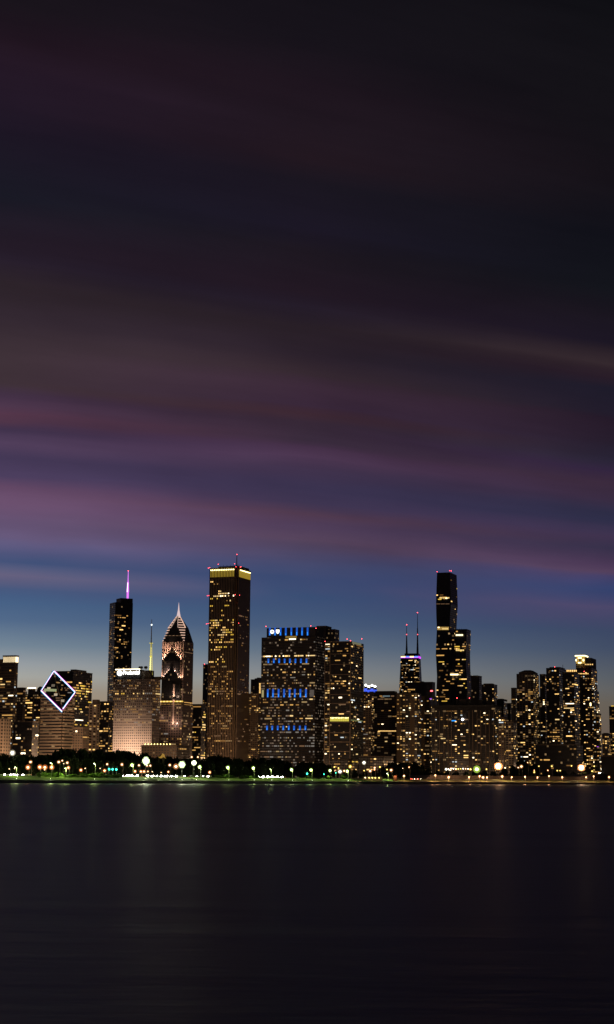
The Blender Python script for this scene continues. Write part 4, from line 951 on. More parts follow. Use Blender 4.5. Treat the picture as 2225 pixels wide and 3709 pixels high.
def tree(px, ytop, off, wpx=None):
    Y = shoreY(px, off); P = at(px, ytop, Y); gz = ground_z(off); H = P.z - gz
    if H < 3: return
    wd = (wpx * Y / F0 if wpx else H * rnd.uniform(.75, 1.0)) / 2
    size = 'tall' if H > 17 else 'mid sized' if H > 11 else 'small'
    where = near(px); row = 'nearer the road' if off < 180 else 'farther back'
    lab = uniq(['%s dark leafy tree in front of %s' % (size, where), '%s dark tree %s, before %s' % (size, row, where),
                '%s ragged dark tree %s, before %s' % (size, row, where)]) or 'dark tree among those before %s' % where
    rt = empty('tree', (P.x, P.y, gz), lab, 'tree', 'dark park trees along the shore')
    inst('trunk', TRUNK, rt, (0, 0, 0), (H * .45, H * .45, H)); inst('crown', rnd.choice(CR), rt, (0, 0, -.02 * H), (wd / .8, wd / .8, H * 1.0), rnd.uniform(0, 6.28))
prof = [(-10, 2730), (45, 2730), (100, 2738), (145, 2733), (190, 2727), (240, 2712), (300, 2712), (330, 2719), (370, 2720), (430, 2722), (500, 2722), (555, 2738), (620, 2738), (700, 2745), (735, 2746), (775, 2738), (803, 2734), (850, 2744), (900, 2752), (950, 2741), (1005, 2744), (1030, 2756), (1046, 2776), (1062, 2768), (1100, 2753), (1140, 2762), (1190, 2764), (1210, 2783), (1260, 2789), (1330, 2790), (1385, 2782), (1402, 2762), (1440, 2757), (1480, 2758), (1525, 2768), (1545, 2783), (1600, 2790), (1700, 2792), (1780, 2790), (1850, 2776), (1892, 2749), (1915, 2757), (1945, 2785), (2100, 2796), (2160, 2796), (2235, 2792)]
def pf(x):
    for (a, ya), (b, yb) in zip(prof, prof[1:]):
        if a <= x <= b: return ya + (yb - ya) * (x - a) / (b - a)
    return 2790
x = -20
while x < 2240:
    y = pf(x); tree(x, y + rnd.uniform(-2, 4), 230 + rnd.uniform(-15, 30)); x += 26 if y < 2770 else 34
x = -8
while x < 2240:
    y = pf(x); tree(x, y + (2815 - y) * .33 + rnd.uniform(-3, 5), 160 + rnd.uniform(-15, 15)); x += 31 if y < 2770 else 46
def shrub(px, ytop, off, wpx, tone):
    Y = shoreY(px, off); P = at(px, ytop, Y); gz = ground_z(off); H = max(1.2, P.z - gz); wd = wpx * Y / F0 / 2
    where = near(px)
    lab = uniq(['%s rounded bush on the lawn below %s' % (tone, where), '%s bush in the hedge below %s' % (tone, where)]) or 'lit green bush among those below %s' % where
    rt = empty('bush', (P.x, P.y, gz), lab, 'bush', 'bushes on the shore lawn')
    inst('foliage', rnd.choice(SH), rt, (0, 0, -.12 * H), (wd / .8, wd / .8, H * 1.12), rnd.uniform(0, 6))
for x0, x1, yt in ((135, 232, 2799), (236, 285, 2806), (292, 370, 2801), (378, 440, 2806), (784, 845, 2807), (872, 938, 2809), (1112, 1124, 2810), (1184, 1204, 2809), (1238, 1258, 2806), (1150, 1160, 2815)):
    x = x0 + 7
    while x < x1: shrub(x, yt + rnd.uniform(-1.5, 3), rnd.uniform(48, 60), rnd.uniform(20, 27), 'bright green' if yt < 2806 else 'dim green'); x += 13

# ------------------------------------------------------------------ lamps
polem = mat('lamp_pole_metal', (.25, .26, .22), .5, .3)
BULB = {k: ball_mesh('bulb_' + k, emit('bulb_' + k, c, s)) for k, (c, s) in {'amber': ((1, .58, .25), 6), 'warm': ((1, .70, .40), 5), 'green': ((.88, 1, .62), 10), 'white': ((1, .96, .85), 14), 'yellow': ((1, .78, .2), 5), 'yellowgreen': ((.85, 1, .3), 12)}.items()}
LCOL = {'amber': (1, .45, .18), 'warm': (1, .62, .34), 'green': (.72, 1, .26), 'white': (1, .95, .8), 'yellow': (1, .75, .25), 'yellowgreen': (.8, 1, .35)}
WORD = {'amber': 'amber', 'warm': 'warm white', 'green': 'greenish white', 'white': 'bright white', 'yellow': 'yellow', 'yellowgreen': 'yellow green'}
HALO = {}  # glowing discs behind the bulbs: a painted halo, not a lamp part
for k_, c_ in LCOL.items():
    _b = MB(); _b.tube((0, .12, 0), (0, 0, 0), 2.3, 2.3, 14); _o = _b.build('halo_disc', emit('halo_disc_' + k_, tuple(v * v for v in c_), .42)); HALO[k_] = _o.data; bpy.data.objects.remove(_o)
def lamp(px, py, off, col, r=.5, power=0, arm=True, gz=None):
    Y = shoreY(px, off); P = at(px, py, Y); g = ground_z(off) if gz is None else gz; H = max(2.2, P.z - g); P.z = g + H
    where = near(px); word = WORD[col]; size = 'tall' if H > 9 else 'short' if H < 5 else 'slender'
    lab = uniq(['%s lamp with %s light before %s' % (size, word, where), 'another %s %s lamp below %s' % (size, word, where)]) or '%s lamp in the cluster below %s' % (word, where)
    rt = empty('street_lamp', (P.x, P.y, g), lab, 'street lamp', 'street lamps along the shore')
    b = MB(); b.tube((P.x, P.y + .6, g), (P.x, P.y + .6, g + H - .1), .16 if H < 9 else .2, .1); b.tube((P.x, P.y + .6, g), (P.x, P.y + .6, g + .8), .28, .2)
    if arm: b.tube((P.x, P.y + .6, g + H), (P.x - .9, P.y, g + H + .35), .09, .07)
    b.build('pole', polem, rt)
    b = MB(); b.box(P.x - (.9 if arm else 0), P.y, g + H + .42 + (r * .5), 1.0, .5, .18); hd = b.build('lamp_head', polem, rt)
    inst('bulb', BULB[col], hd, (0 - (.9 if arm else 0), 0, H + .1), (r, r, r * .85))
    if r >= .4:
        inst('halo_disc', HALO[col], hd, (-(.9 if arm else 0), .45, H + .1), (r, r, r))
    if power: light('lamp_light', (P.x - (.9 if arm else 0), P.y - .2, g + H - .5), power, LCOL[col], .5, rt)
# amber / warm lamps far behind the road
for px, py in ((105.5, 2780), (148.5, 2779), (167, 2780), (191.5, 2780)): lamp(px, py, 128, 'amber', .85, 700)
for px, py, r in ((252, 2781, .6), (297.5, 2790, .65), (313, 2784, .35), (383, 2792, .65), (493.4, 2794.5, .6), (514.7, 2795, .55), (526, 2795, .55), (540, 2795, .4), (556, 2796, .35), (614, 2796.5, .5), (763.6, 2798, .6), (588, 2799, .3), (166, 2789, .35), (38, 2786, .35), (57, 2785, .32)): lamp(px, py, 125, 'amber', r, 300 if r > .5 else 0)
for px, py, r in ((115, 2761, .6), (217, 2761, .6), (230, 2756, .4), (235, 2767, .35), (248, 2763.5, .55), (392.5, 2769, .5), (446, 2770, .6), (507.5, 2773, .5), (536.5, 2774, .5), (548.7, 2774, .5), (619, 2772, .6), (641.4, 2777, 1.0), (367, 2784, .3), (698.5, 2743, .5), (721, 2743, .45)): lamp(px, py, 135, 'warm', r)
lamp(49, 2728, 215, 'white', 1.0)
# lamps on the lawn, casting green pools
for px, py in ((188, 2765), (346, 2767), (482.7, 2771), (728, 2778), (829.6, 2780), (921.8, 2782), (1060, 2788), (1131, 2789), (1200, 2791), (1262, 2793), (1407, 2803)):
    lamp(px, py, 44 if px > 1000 else 46, 'green', .62 if px not in (188, 346, 1407) else .35, 5200 if px not in (188, 1407) else 5000)
for px, py in ((60, 2780), (240, 2784), (983, 2787)): lamp(px, py, 50, 'green', .22, 6000)
for px, py, r, c in ((1219, 2792.4, .55, 'warm'), (1235.5, 2795.5, .9, 'white'), (1251, 2793, .6, 'warm'), (1272.6, 2777, .8, 'yellow'), (1322.5, 2763.5, .85, 'white'), (1345, 2793, .75, 'warm'), (1361, 2781.7, .6, 'warm'), (1360.5, 2788.6, .5, 'amber'), (1380, 2779, .5, 'yellow'), (1406, 2788, .45, 'yellow'), (1421, 2790, .75, 'warm'), (1323, 2792, .4, 'yellow'), (1215, 2779, .4, 'yellow'), (1230, 2782.7, .4, 'yellow'), (1485.7, 2779.6, .45, 'amber'), (1463, 2784, .3, 'warm')): lamp(px, py, 128, c, r, 400 if r > .7 else 0)
for px, py in ((1578, 2808), (1700, 2814.7), (1738, 2811), (1765, 2815.5), (1854.6, 2815), (1903, 2813), (1948, 2815.5), (1989.7, 2811), (2037.8, 2814.7), (2124, 2815), (2151.6, 2811.6), (1464, 2810)): lamp(px, py, 30, 'amber', .4, 3600, arm=False)
for px, py in ((1626, 2814.7), (1750.7, 2815.5), (1820, 2812), (2207.4, 2814.7)): lamp(px, py, 34, 'amber', .6, 4200, arm=False)
for i in range(11): lamp(1620 + i * 8.8, 2786 + rnd.uniform(-1.5, 1.5), 150, rnd.choice(['warm', 'yellow', 'warm', 'white']), rnd.choice((.4, .5, .7)))
for px, py, r, c in ((1731, 2787, 1.7, 'yellowgreen'), (1766, 2787, .5, 'yellow'), (1892.4, 2777, .9, 'warm'), (1881, 2781, .5, 'warm'), (1955.6, 2776, .45, 'yellow'), (2002.5, 2776, .55, 'yellow'), (1988, 2791, .5, 'amber'), (1939, 2797.6, .6, 'yellow'), (1939, 2791, .4, 'amber'), (2022.5, 2792, .5, 'yellow'), (2033, 2792, .5, 'yellow'), (2074, 2774.5, .5, 'yellow'), (2156, 2776, .5, 'yellow'), (2148.5, 2794, .55, 'yellow'), (2191.5, 2773, .9, 'warm'), (2215, 2775, .7, 'warm'), (2183, 2786, .6, 'white'), (1915, 2763, .4, 'amber')): lamp(px, py, 130, c, r, 600 if r > 1 else 0)

# big floodlight masts
FB = {k: emit('flood_' + k, c[0], c[1]) for k, c in {'cool': ((.95, 1, .80), 30), 'hot': ((1, .95, .75), 30), 'rim': ((1, .30, .08), 1.3), 'coolrim': ((.42, .85, .16), .5), 'mid': ((1, .80, .25), 2.5), 'coolmid': ((.9, 1, .55), 2.2)}.items()}
def flood(px, py, off, nx, ny, s, key, power, lab, col):
    Y = shoreY(px, off); P = at(px, py, Y); g = ground_z(off); rt = empty('floodlight_mast', (P.x, P.y, g), lab, 'floodlight')
    b = MB(); b.tube((P.x, P.y + .8, g), (P.x, P.y + .8, P.z + ny * s / 2), .22, .14); b.build('mast', mat('dark_mast', (.04, .04, .035), .7), rt)
    rad = max(nx, ny) / 2 * s
    b = MB(); b.tube((P.x, P.y + .5, P.z), (P.x, P.y + .25, P.z), rad * .92, rad * .92, 16); b.build('lamp_rack', polem, rt)
    def fm(k):
        bb = MB(); bb.tube((0, 0, 0), (0, -.35, 0), s * .48, s * .44, 12); o = bb.build('flood_lamp', FB[k]); me = o.data; bpy.data.objects.remove(o); return me  # also makes the mid and rim discs of the painted halo
    core, mid, rim = fm(key), fm('mid' if key == 'hot' else 'coolmid'), fm('rim' if key == 'hot' else 'coolrim')
    for i in range(-4, 5):
        for j in range(-4, 5):
            x_, z_ = (i + (j % 2) * .5) * s, j * s * .87
            e = math.hypot(x_ / (nx / 2 * s), z_ / (ny / 2 * s))
            if e < 1.0: inst('flood_lamp', core if e < .52 else mid if e < .76 else rim, rt, (x_, .1, P.z - g + z_))  # mid and rim discs are a painted halo fading out from the core
    light('lamp_light', (P.x, P.y - 1.5, P.z), power, col, 1.5, rt)
flood(528.8, 2757, 60, 6.4, 8, .85, 'cool', 15000, 'largest bright white floodlight cluster on a mast before the floodlit office', (.9, 1, .6))
flood(659.4, 2770, 60, 6.6, 6.2, .85, 'cool', 11000, 'bright white round floodlight cluster below the chevron tower', (.9, 1, .6))
flood(703, 2763.7, 52, 4.6, 4.8, .85, 'cool', 9000, 'smaller white floodlight on a tall mast right of the chevron tower', (.9, 1, .6))
flood(1805.7, 2776, 60, 9.5, 8, .95, 'hot', 22000, 'wide yellow white floodlight with orange glow at the right end of the piered slab', (1, .5, .22))
flood(2106.7, 2781, 60, 8.8, 8.8, .95, 'hot', 12000, 'round yellow white floodlight with orange glow below the golden crowned tower', (1, .5, .22))

# traffic signals
def signal(px, py, off, lab, r=.6):
    Y = shoreY(px, off); P = at(px, py, Y); g = ground_z(off); rt = empty('traffic_signal', (P.x, P.y, g), lab, 'traffic signal', 'green traffic signals')
    b = MB(); b.tube((P.x, P.y + .5, g), (P.x, P.y + .5, P.z + 1.6), .12); b.build('pole', polem, rt)
    b = MB(); b.box(P.x, P.y + .3, P.z + .8, .9, .4, 2.6); b.build('signal_housing', m_black, rt)
    inst('green_lens', bpy.data.meshes.get('green_lens') or ball_mesh('green_lens', emit('signal_green', (.05, 1, .62), 4)), rt, (0, 0, P.z - g), (r, r * .5, r))
    light('lamp_light', (P.x, P.y - 1, P.z), 120, (.1, 1, .6), .3, rt)
for px, py, lab in ((395.5, 2786.5, 'leftmost of three green traffic signals below the amber windowed block'), (408, 2787, 'middle one of three green traffic signals below the floodlit office'), (421.5, 2787.5, 'rightmost of three green traffic signals below the floodlit office'),
                    (1113, 2802.7, 'single green traffic signal below the blue striped office'), (1174, 2804.7, 'small dim green traffic signal below the blank dark shaft'), (1217, 2799.6, 'green traffic signal among lamps below the framed glass tower')): signal(px, py, 66, lab, .75 if px < 1130 else .45)

# ------------------------------------------------------------------ cars
carpaint = [mat('car_paint_%d' % i, c, .3, .3) for i, c in enumerate(((.05, .05, .06), (.3, .3, .3), (.12, .02, .02), (.5, .5, .5)))]
hl = emit('headlight_glow', (1, .93, .82), 60); tl = emit('taillight_glow', (1, .12, .06), 9); glassm = mat('car_glass', (.01, .01, .012), .1)
def mesh_of(f, m, name, smooth=False):
    b = MB(); f(b); o = b.build(name, m, smooth=smooth); me = o.data; bpy.data.objects.remove(o); return me
def loft(b, secs):   # secs: list of (x, halfwidth, z0, z1)
    for (xa, ha, a0, a1), (xb, hb, b0, b1) in zip(secs, secs[1:]):
        A = [(xa, -ha, a0), (xa, -ha, a1), (xa, ha, a1), (xa, ha, a0)]; B_ = [(xb, -hb, b0), (xb, -hb, b1), (xb, hb, b1), (xb, hb, b0)]
        for i in range(4): b.face([A[i], B_[i], B_[(i + 1) % 4], A[(i + 1) % 4]])
    for s, rev in ((secs[0], 0), (secs[-1], 1)):
        q = [(s[0], -s[1], s[2]), (s[0], s[1], s[2]), (s[0], s[1], s[3]), (s[0], -s[1], s[3])]; b.face(q[::-1] if rev == 0 else q)
BODY = [mesh_of(lambda b: loft(b, [(-2.25, .75, .4, .85), (-2.1, .88, .3, .95), (-.9, .9, .25, .98), (.9, .9, .25, .98), (2.0, .88, .3, .8), (2.25, .75, .4, .7)]), m, 'car_body') for m in carpaint]
CAB = mesh_of(lambda b: loft(b, [(-1.7, .74, .95, 1.0), (-1.1, .68, .95, 1.42), (.3, .68, .95, 1.45), (1.1, .74, .95, .98)]), glassm, 'car_cabin')
WHL = mesh_of(lambda b: b.tube((0, -.12, 0), (0, .12, 0), .33, .33, 12), mat('tyre', (.02, .02, .02)), 'car_wheel')
HL = mesh_of(lambda b: b.tube((-.05, 0, 0), (.08, 0, 0), .24, .2, 10), hl, 'car_headlight'); TL = mesh_of(lambda b: b.box(0, 0, 0, .1, .4, .2), tl, 'car_taillight')
def car(px, off, lab, rear=False, gz=4.85, big=1.0):
    Y = shoreY(px, off); x = ray(px, 2810).x * Y
    rz = math.atan2(.826, .565) + (0 if rear else math.pi)
    rt = empty('car', (x, Y, gz), lab, 'car', lab and 'cars on the shore road', rz)
    inst('body', rnd.choice(BODY), rt, (0, 0, 0)); inst('cabin', CAB, rt, (0, 0, 0))
    for wx in (-1.4, 1.4):
        for wy in (-.85, .85): inst('wheel', WHL, rt, (wx, wy, .33))
    for wy in (-.62, .62):
        inst('headlight', HL, rt, (2.2, wy, .66), (1, big, big)); inst('taillight', TL, rt, (-2.24, wy, .75), (1, 1.6 if rear else 1, 1.6 if rear else 1))
def queue(x0, x1, step, lab, gz=4.85, big=1.0, offs=(80, 88)):
    i = 0; x = x0
    while x < x1: car(x, offs[i % 2], lab, gz=gz, big=big); x += step; i += 1
queue(2, 112, 11, 'car with white headlights in the bright queue at the far left of the shore road', big=1.4)
queue(449, 512, 9, 'car with white headlights in the bright queue left of the largest floodlight mast', big=2.0)
queue(541, 566, 9, 'car in the short bright queue just right of the largest floodlight mast', big=2.0)
queue(573, 650, 9, 'car in the long bright queue between the two big floodlight masts', big=2.0)
queue(654, 750, 11, 'car with dim headlights in the sparse queue below the chevron tower', big=.75)
car(759, 84, 'lone car with bright headlights left of the ribbed tower', big=1.5)
queue(942, 1030, 8.5, 'car with bright headlights in the tight queue below the blue striped office', big=2.2)
for px in (1495, 1506, 1518): car(px, 46, {1495: 'leftmost car with red tail lights below the tapering tower', 1506: 'middle car with red tail lights below the tapering tower', 1518: 'rightmost car with red tail lights below the tapering tower'}[px], rear=True, gz=3.95)
for px, lab in ((2176, 'left one of the cars on the raised road at the far right'), (2183, 'second car on the raised road at the far right')): car(px, 104, lab, gz=12.4, big=1.8)
queue(2192, 2228, 8, 'car in the bright queue on the raised road at the right frame edge', gz=12.4, big=2.0, offs=(102, 108))
for px, z_, o_ in ((480, 6.4, 76), (610, 6.4, 76), (985, 6.2, 76), (60, 6.4, 76)):
    p = at(px, 2805, shoreY(px, o_)); light('headlight_spill', (p.x, p.y, 6.2), 2600, (1, .9, .75), .6)

# raised road on a retaining wall at the right, lit amber from the promenade
b = MB(); pts = []
for i, px in enumerate(range(1545, 2300, 15)):
    h = 5 if px < 1560 else 8.6 if px < 2100 else 11.8 if px > 2140 else 8.6 + (px - 2100) * .08
    Y = shoreY(px, 92); pts.append((ray(px, 2810).x * Y, Y, h))
for (xa, ya, ha), (xb, yb, hb) in zip(pts, pts[1:]):
    b.face([(xa, ya, 4), (xb, yb, 4), (xb, yb, hb), (xa, ya, ha)]); b.face([(xa, ya, ha), (xb, yb, hb), (xb - 17, yb + 25, hb), (xa - 17, ya + 25, ha)]); b.face([(xb - 17, yb + 25, 4), (xa - 17, ya + 25, 4), (xa - 17, ya + 25, ha), (xb - 17, yb + 25, hb)])
tag(b.build('retaining_wall', mat('stained_concrete', (.11, .095, .08), .9, 0, .6, .08)), 'long concrete retaining wall carrying the raised road along the right shore', 'wall')
for i, px in enumerate((1565, 1600, 1640, 1690, 1800, 1850, 2135, 2155)):
    Y = shoreY(px, 72); light('wall_lamp_light', (ray(px, 2810).x * Y, Y, 6.4), 2200, (1, .5, .26), .4)

# ------------------------------------------------------------------ small things on the shore
# peaked yellow canopy in the park
Y = shoreY(584, 190); c0, c1, c2 = at(572, 2741.5, Y), at(595, 2742.5, Y), at(589, 2729, Y)
b = MB(); dpt = 8
for (A, D) in ((c0, c2), (c2, c1)):
    n = 6
    for i in range(n):
        t0, t1 = i / n, (i + 1) / n; sag = lambda t: -1.3 * math.sin(math.pi * t)
        P = A + (D - A) * t0 + Vector((0, 0, sag(t0))); Q = A + (D - A) * t1 + Vector((0, 0, sag(t1)))
        b.face([P, Q, Q + Vector((1, dpt, -1)), P + Vector((1, dpt, -1))])
b.face([c0 + (c2 - c0) * t + Vector((0, 0, -1.3 * math.sin(math.pi * t))) for t in (0, .25, .5, .75, 1)] + [c2 + (c1 - c2) * t + Vector((0, 0, -1.3 * math.sin(math.pi * t))) for t in (.33, .66, 1)])
rt = empty('canopy', (c2.x, c2.y, 5), 'small peaked yellow lit canopy above the trees below the garage', 'canopy')
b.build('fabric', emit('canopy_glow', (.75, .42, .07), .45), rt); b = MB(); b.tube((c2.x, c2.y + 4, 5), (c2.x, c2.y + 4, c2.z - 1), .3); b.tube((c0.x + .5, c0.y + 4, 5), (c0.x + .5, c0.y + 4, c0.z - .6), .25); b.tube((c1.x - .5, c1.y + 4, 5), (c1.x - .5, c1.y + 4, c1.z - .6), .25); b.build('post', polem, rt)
# lit kiosk with hanging lamps
def kiosk():
    Y = shoreY(1350, 26); A = at(1316, 2826, Y); D = at(1386, 2826, Y); g = ground_z(26); rt = empty('pavilion', ((A.x + D.x) / 2, Y, g), 'low open pavilion with a row of yellow lamps under its roof by the water', 'pavilion')
    L_ = D.x - A.x; cx = (A.x + D.x) / 2
    b = MB(); b.box(cx, Y + 3, g + 3.6, L_ + 1.5, 7, .35); b.build('roof', m_beige, rt)
    b = MB(); b.box(cx, Y + 6, g + 1.7, L_, .3, 3.4); b.build('back_wall', m_stone, rt)
    for i in range(6): b = MB(); b.tube((A.x + L_ * i / 5, Y, g), (A.x + L_ * i / 5, Y, g + 3.5), .15); b.build('post', polem, rt)
    for i, px in enumerate((1323.3, 1337.6, 1349.4, 1360, 1373.8)):
        x = ray(px, 2820).x * Y; inst('lamp', BULB['yellow' if i else 'warm'], rt, (x - cx, -.3, 2.7), (.5,) * 3); light('lamp_light', (x, Y - .6, g + 2.5), 260, (1, .7, .3), .3, rt)
kiosk()
def boxthing(name, lab, cat, px, py, off, w_, d, h, m, m2):
    Y = shoreY(px, off); P = at(px, py, Y); g = ground_z(off); rt = empty(name, (P.x, Y, g), lab, cat)
    b = MB(); b.box(P.x, Y, g + h / 2, w_, d, h); b.build('body', m, rt); b = MB(); b.box(P.x, Y, g + h + .08, w_ + .3, d + .3, .18); b.build('lid', m2, rt)
    b = MB(); b.box(P.x, Y - d / 2 - .04, g + h * .5, w_ * .7, .06, h * .75); b.build('door', m2, rt); return P, g, rt
boxthing('utility_cabinet', 'pale utility cabinet on the lawn below the right of the blue striped office', 'cabinet', 1077.5, 2822, 34, 2.4, 1.6, 2.2, mat('pale_green_paint', (.55, .62, .4)), mat('pale_green_lid', (.45, .5, .33)))
P_, g_, rt = boxthing('ticket_booth', 'narrow orange lit booth on the quay below the lettered roof sign', 'booth', 1432, 2818, 30, 2.6, 2.2, 4.4, mat('terracotta_paint', (.5, .24, .14)), mat('terracotta_trim', (.4, .2, .12)))
light('lamp_light', (P_.x, P_.y - 3, g_ + 4.5), 350, (1, .5, .25), .3, rt)
# little white gazebo by the sparse queue
Y = shoreY(694, 30); P = at(694, 2818, Y); g = ground_z(30); rt = empty('gazebo', (P.x, Y, g), 'small pale domed kiosk on the lawn below the smaller floodlight mast', 'gazebo')
pale = mat('pale_paint', (.6, .62, .5)); b = MB(); b.tube((P.x, Y, g), (P.x, Y, g + .3), 1.5, 1.5, 8); b.build('base', pale, rt)
for i in range(6): b = MB(); a = i * 1.047; b.tube((P.x + 1.2 * math.cos(a), Y + 1.2 * math.sin(a), g + .3), (P.x + 1.2 * math.cos(a), Y + 1.2 * math.sin(a), g + 2.3), .12); b.build('post', pale, rt)
b = MB(); b.tube((P.x, Y, g + 2.3), (P.x, Y, g + 3.4), 1.7, .2, 8); b.build('roof', pale, rt)
# dock fence at the water below the largest floodlight
Y = shoreY(545, 6); A = at(524, 2824, Y); D = at(567, 2824, Y); rt = empty('dock_fence', ((A.x + D.x) / 2, Y, 1.1), 'weathered pale fence of the boat dock on the quay right of the largest floodlight', 'fence')
for i in range(12):
    b = MB(); x = A.x + (D.x - A.x) * i / 11; b.box(x, Y, 2.3, .3, .3, 2.6); b.build('post', mat('weathered_wood', (.25, .24, .2)), rt)
b = MB()
for zz in (1.7, 2.4, 3.1): b.box((A.x + D.x) / 2, Y - .2, zz, D.x - A.x, .08, .3)
b.build('rail', mat('weathered_wood', (.25, .24, .2)), rt)
# small boat moored at the right
def boat(px, off, lab, hullc):
    Y = shoreY(px, off); x = ray(px, 2835).x * Y; rt = empty('boat', (x, Y, 0), lab, 'boat', 'small boats moored at the quay')
    b = MB(); secs = [(-3.4, .9, -.2, .9), (-1, 1.2, -.4, .9), (1.6, 1.0, -.3, 1.1), (3.6, .1, .3, 1.35)]; loft(b, secs); o = b.build('hull', mat(hullc[0], hullc[1]), None); o.parent = rt
    b = MB(); loft(b, [(-1.6, .8, .9, 1.0), (-1.3, .8, .9, 2.0), (.4, .75, .9, 2.0), (1.3, .5, 1.0, 1.15)]); o = b.build('cabin', mat('boat_white', (.5, .5, .48))); o.parent = rt
    return rt, Y, x
boat(1300, -4, 'small dim white motor boat moored left of the open pavilion', ('boat_hull_white', (.45, .45, .43)))
boat(1395, -4, 'small dark hulled motor boat moored right of the open pavilion', ('boat_hull_dark', (.06, .07, .1)))
for px, off, pw in ((1297, 12, 200), (1570, 22, 700), (1700, 18, 900), (2108, 12, 300)):
    Y = shoreY(px, off); light('quay_lamp_light', (ray(px, 2825).x * Y, Y, 5.2), pw * 6, (1, .46, .22), .4)
# lights right at the quay edge: pale pools on the concrete under the lawn lamps
for px, pw in ((60, 120), (183, 520), (343, 420), (528, 1100), (660, 800), (712, 420), (829, 300), (922, 360), (985, 160), (1060, 280), (1131, 320), (1262, 320)):
    Y = shoreY(px, 12); x = ray(px, 2825).x * Y; rt = empty('bollard_light', (x, Y, 2.1), 'low quay bollard light before %s' % near(px), 'bollard light', 'bollard lights on the quay')
    b = MB(); b.tube((x, Y, 2.1), (x, Y, 3.0), .13, .1); b.build('post', polem, rt); inst('bulb', BULB['green'], rt, (0, 0, .95), (.14,) * 3)
    light('lamp_light', (x, Y - 1.2, 4.1), pw * 1.1, (.85, 1, .6), .4, rt)

# ------------------------------------------------------------------ sky
world = bpy.data.worlds.new('World'); scene.world = world; world.use_nodes = True
t = NT(world.node_tree); t.N.clear()
out = t.n('ShaderNodeOutputWorld'); bg = t.n('ShaderNodeBackground'); t.L.new(bg.outputs[0], out.inputs[0])
tc = t.n('ShaderNodeTexCoord'); sp = t.n('ShaderNodeSeparateXYZ'); t.L.new(tc.outputs['Generated'], sp.inputs[0])
dx, dy, dz = sp.outputs
den = t.m('MAXIMUM', t.m('ADD', t.m('MULTIPLY', dx, -.423), t.m('MULTIPLY', dy, .906)), .12)
hor = t.m('MAXIMUM', t.m('SQRT', t.m('ADD', t.m('MULTIPLY', dx, dx), t.m('MULTIPLY', dy, dy))), .02)
w0 = t.m('DIVIDE', dz, den); te = t.m('DIVIDE', dz, hor)
al = t.m('DIVIDE', t.m('ADD', t.m('MULTIPLY', dx, .906), t.m('MULTIPLY', dy, .423)), den)   # position along the cloud streaks
def noise(vx, vy, sx, sy, det=4, ro=.5, off=0):
    c = t.n('ShaderNodeCombineXYZ'); t.L.new(t.m('MULTIPLY', vx, sx), c.inputs[0]); t.L.new(t.m('MULTIPLY', vy, sy), c.inputs[1]); c.inputs[2].default_value = off
    n = t.n('ShaderNodeTexNoise'); n.inputs['Scale'].default_value = 1; n.inputs['Detail'].default_value = det; n.inputs['Roughness'].default_value = ro; t.L.new(c.outputs[0], n.inputs['Vector'])
    return t.m('SUBTRACT', n.outputs['Fac'], .5)
wob = noise(al, w0, 3.0, 9, 3, .5, 1.3)
wd = t.m('ADD', w0, t.m('MULTIPLY', wob, .020))
fine = noise(al, w0, 3.2, 48, 4, .5, 4.1)
wd2 = t.m('ADD', wd, t.m('MULTIPLY', fine, .014))
streak = noise(al, t.m('ADD', wd, t.m('MULTIPLY', al, .012)), 3.2, 75, 4, .55, 9.3); patch = noise(al, t.m('SUBTRACT', wd, t.m('MULTIPLY', al, .02)), 5.0, 20, 4, .5, 2.2)
def ramp(fac, stops, scale):
    r = t.n('ShaderNodeValToRGB'); cr = r.color_ramp; cr.interpolation = 'EASE' if False else 'LINEAR'
    stops = sorted(stops); 
    while len(cr.elements) < len(stops): cr.elements.new(.5)
    for e, (x_, c) in zip(cr.elements, stops): e.position = min(1, max(0, x_ * scale)); e.color = (*lin(*c), 1)
    t.L.new(t.m('MULTIPLY', fac, scale), r.inputs[0]); return r.outputs['Color']
def elev(x, y):     # display pixel (1484 x 2474) -> w and tan(elev)
    d = ray(x * 1.4993, y * 1.4993); d = d.normalized(); h = math.hypot(d.x, d.y)
    return d.z / (d.x * -.423 + d.y * .906), d.z / h
Lc = [(0, (25, 18, 23)), (100, (34, 20, 29)), (180, (37, 23, 36)), (330, (27, 19, 31)), (480, (25, 24, 34)), (600, (33, 23, 33)), (640, (38, 28, 40)), (705, (46, 35, 40)), (762, (52, 40, 48)), (859, (63, 49, 55)), (924, (59, 45, 51)), (956, (63, 45, 65)), (980, (76, 53, 74)), (1000, (83, 53, 72)), (1018, (79, 51, 69)), (1035, (62, 48, 73)), (1079, (81, 62, 90)), (1114, (67, 55, 84)), (1149, (75, 61, 92)), (1176, (96, 69, 97)), (1219, (104, 77, 106)), (1263, (97, 79, 110)), (1307, (106, 94, 130)), (1345, (84, 92, 130)), (1380, (76, 92, 128))]
Cc = [(0, (19, 15, 19)), (100, (21, 16, 21)), (200, (28, 18, 25)), (300, (31, 21, 28)), (380, (31, 20, 26)), (430, (24, 19, 27)), (550, (25, 20, 32)), (600, (28, 21, 28)), (713, (33, 22, 31)), (746, (36, 27, 39)), (794, (40, 30, 36)), (859, (44, 33, 42)), (908, (55, 41, 48)), (940, (61, 42, 57)), (988, (61, 42, 60)), (1003, (65, 42, 52)), (1033, (57, 41, 55)), (1081, (56, 42, 58)), (1098, (67, 46, 69)), (1122, (75, 53, 78)), (1146, (64, 48, 72)), (1195, (58, 50, 78)), (1227, (64, 54, 82)), (1251, (84, 60, 80)), (1275, (80, 62, 90)), (1308, (93, 73, 98)), (1340, (83, 75, 107)), (1356, (77, 75, 109)), (1389, (80, 81, 113)), (1440, (74, 82, 118))]
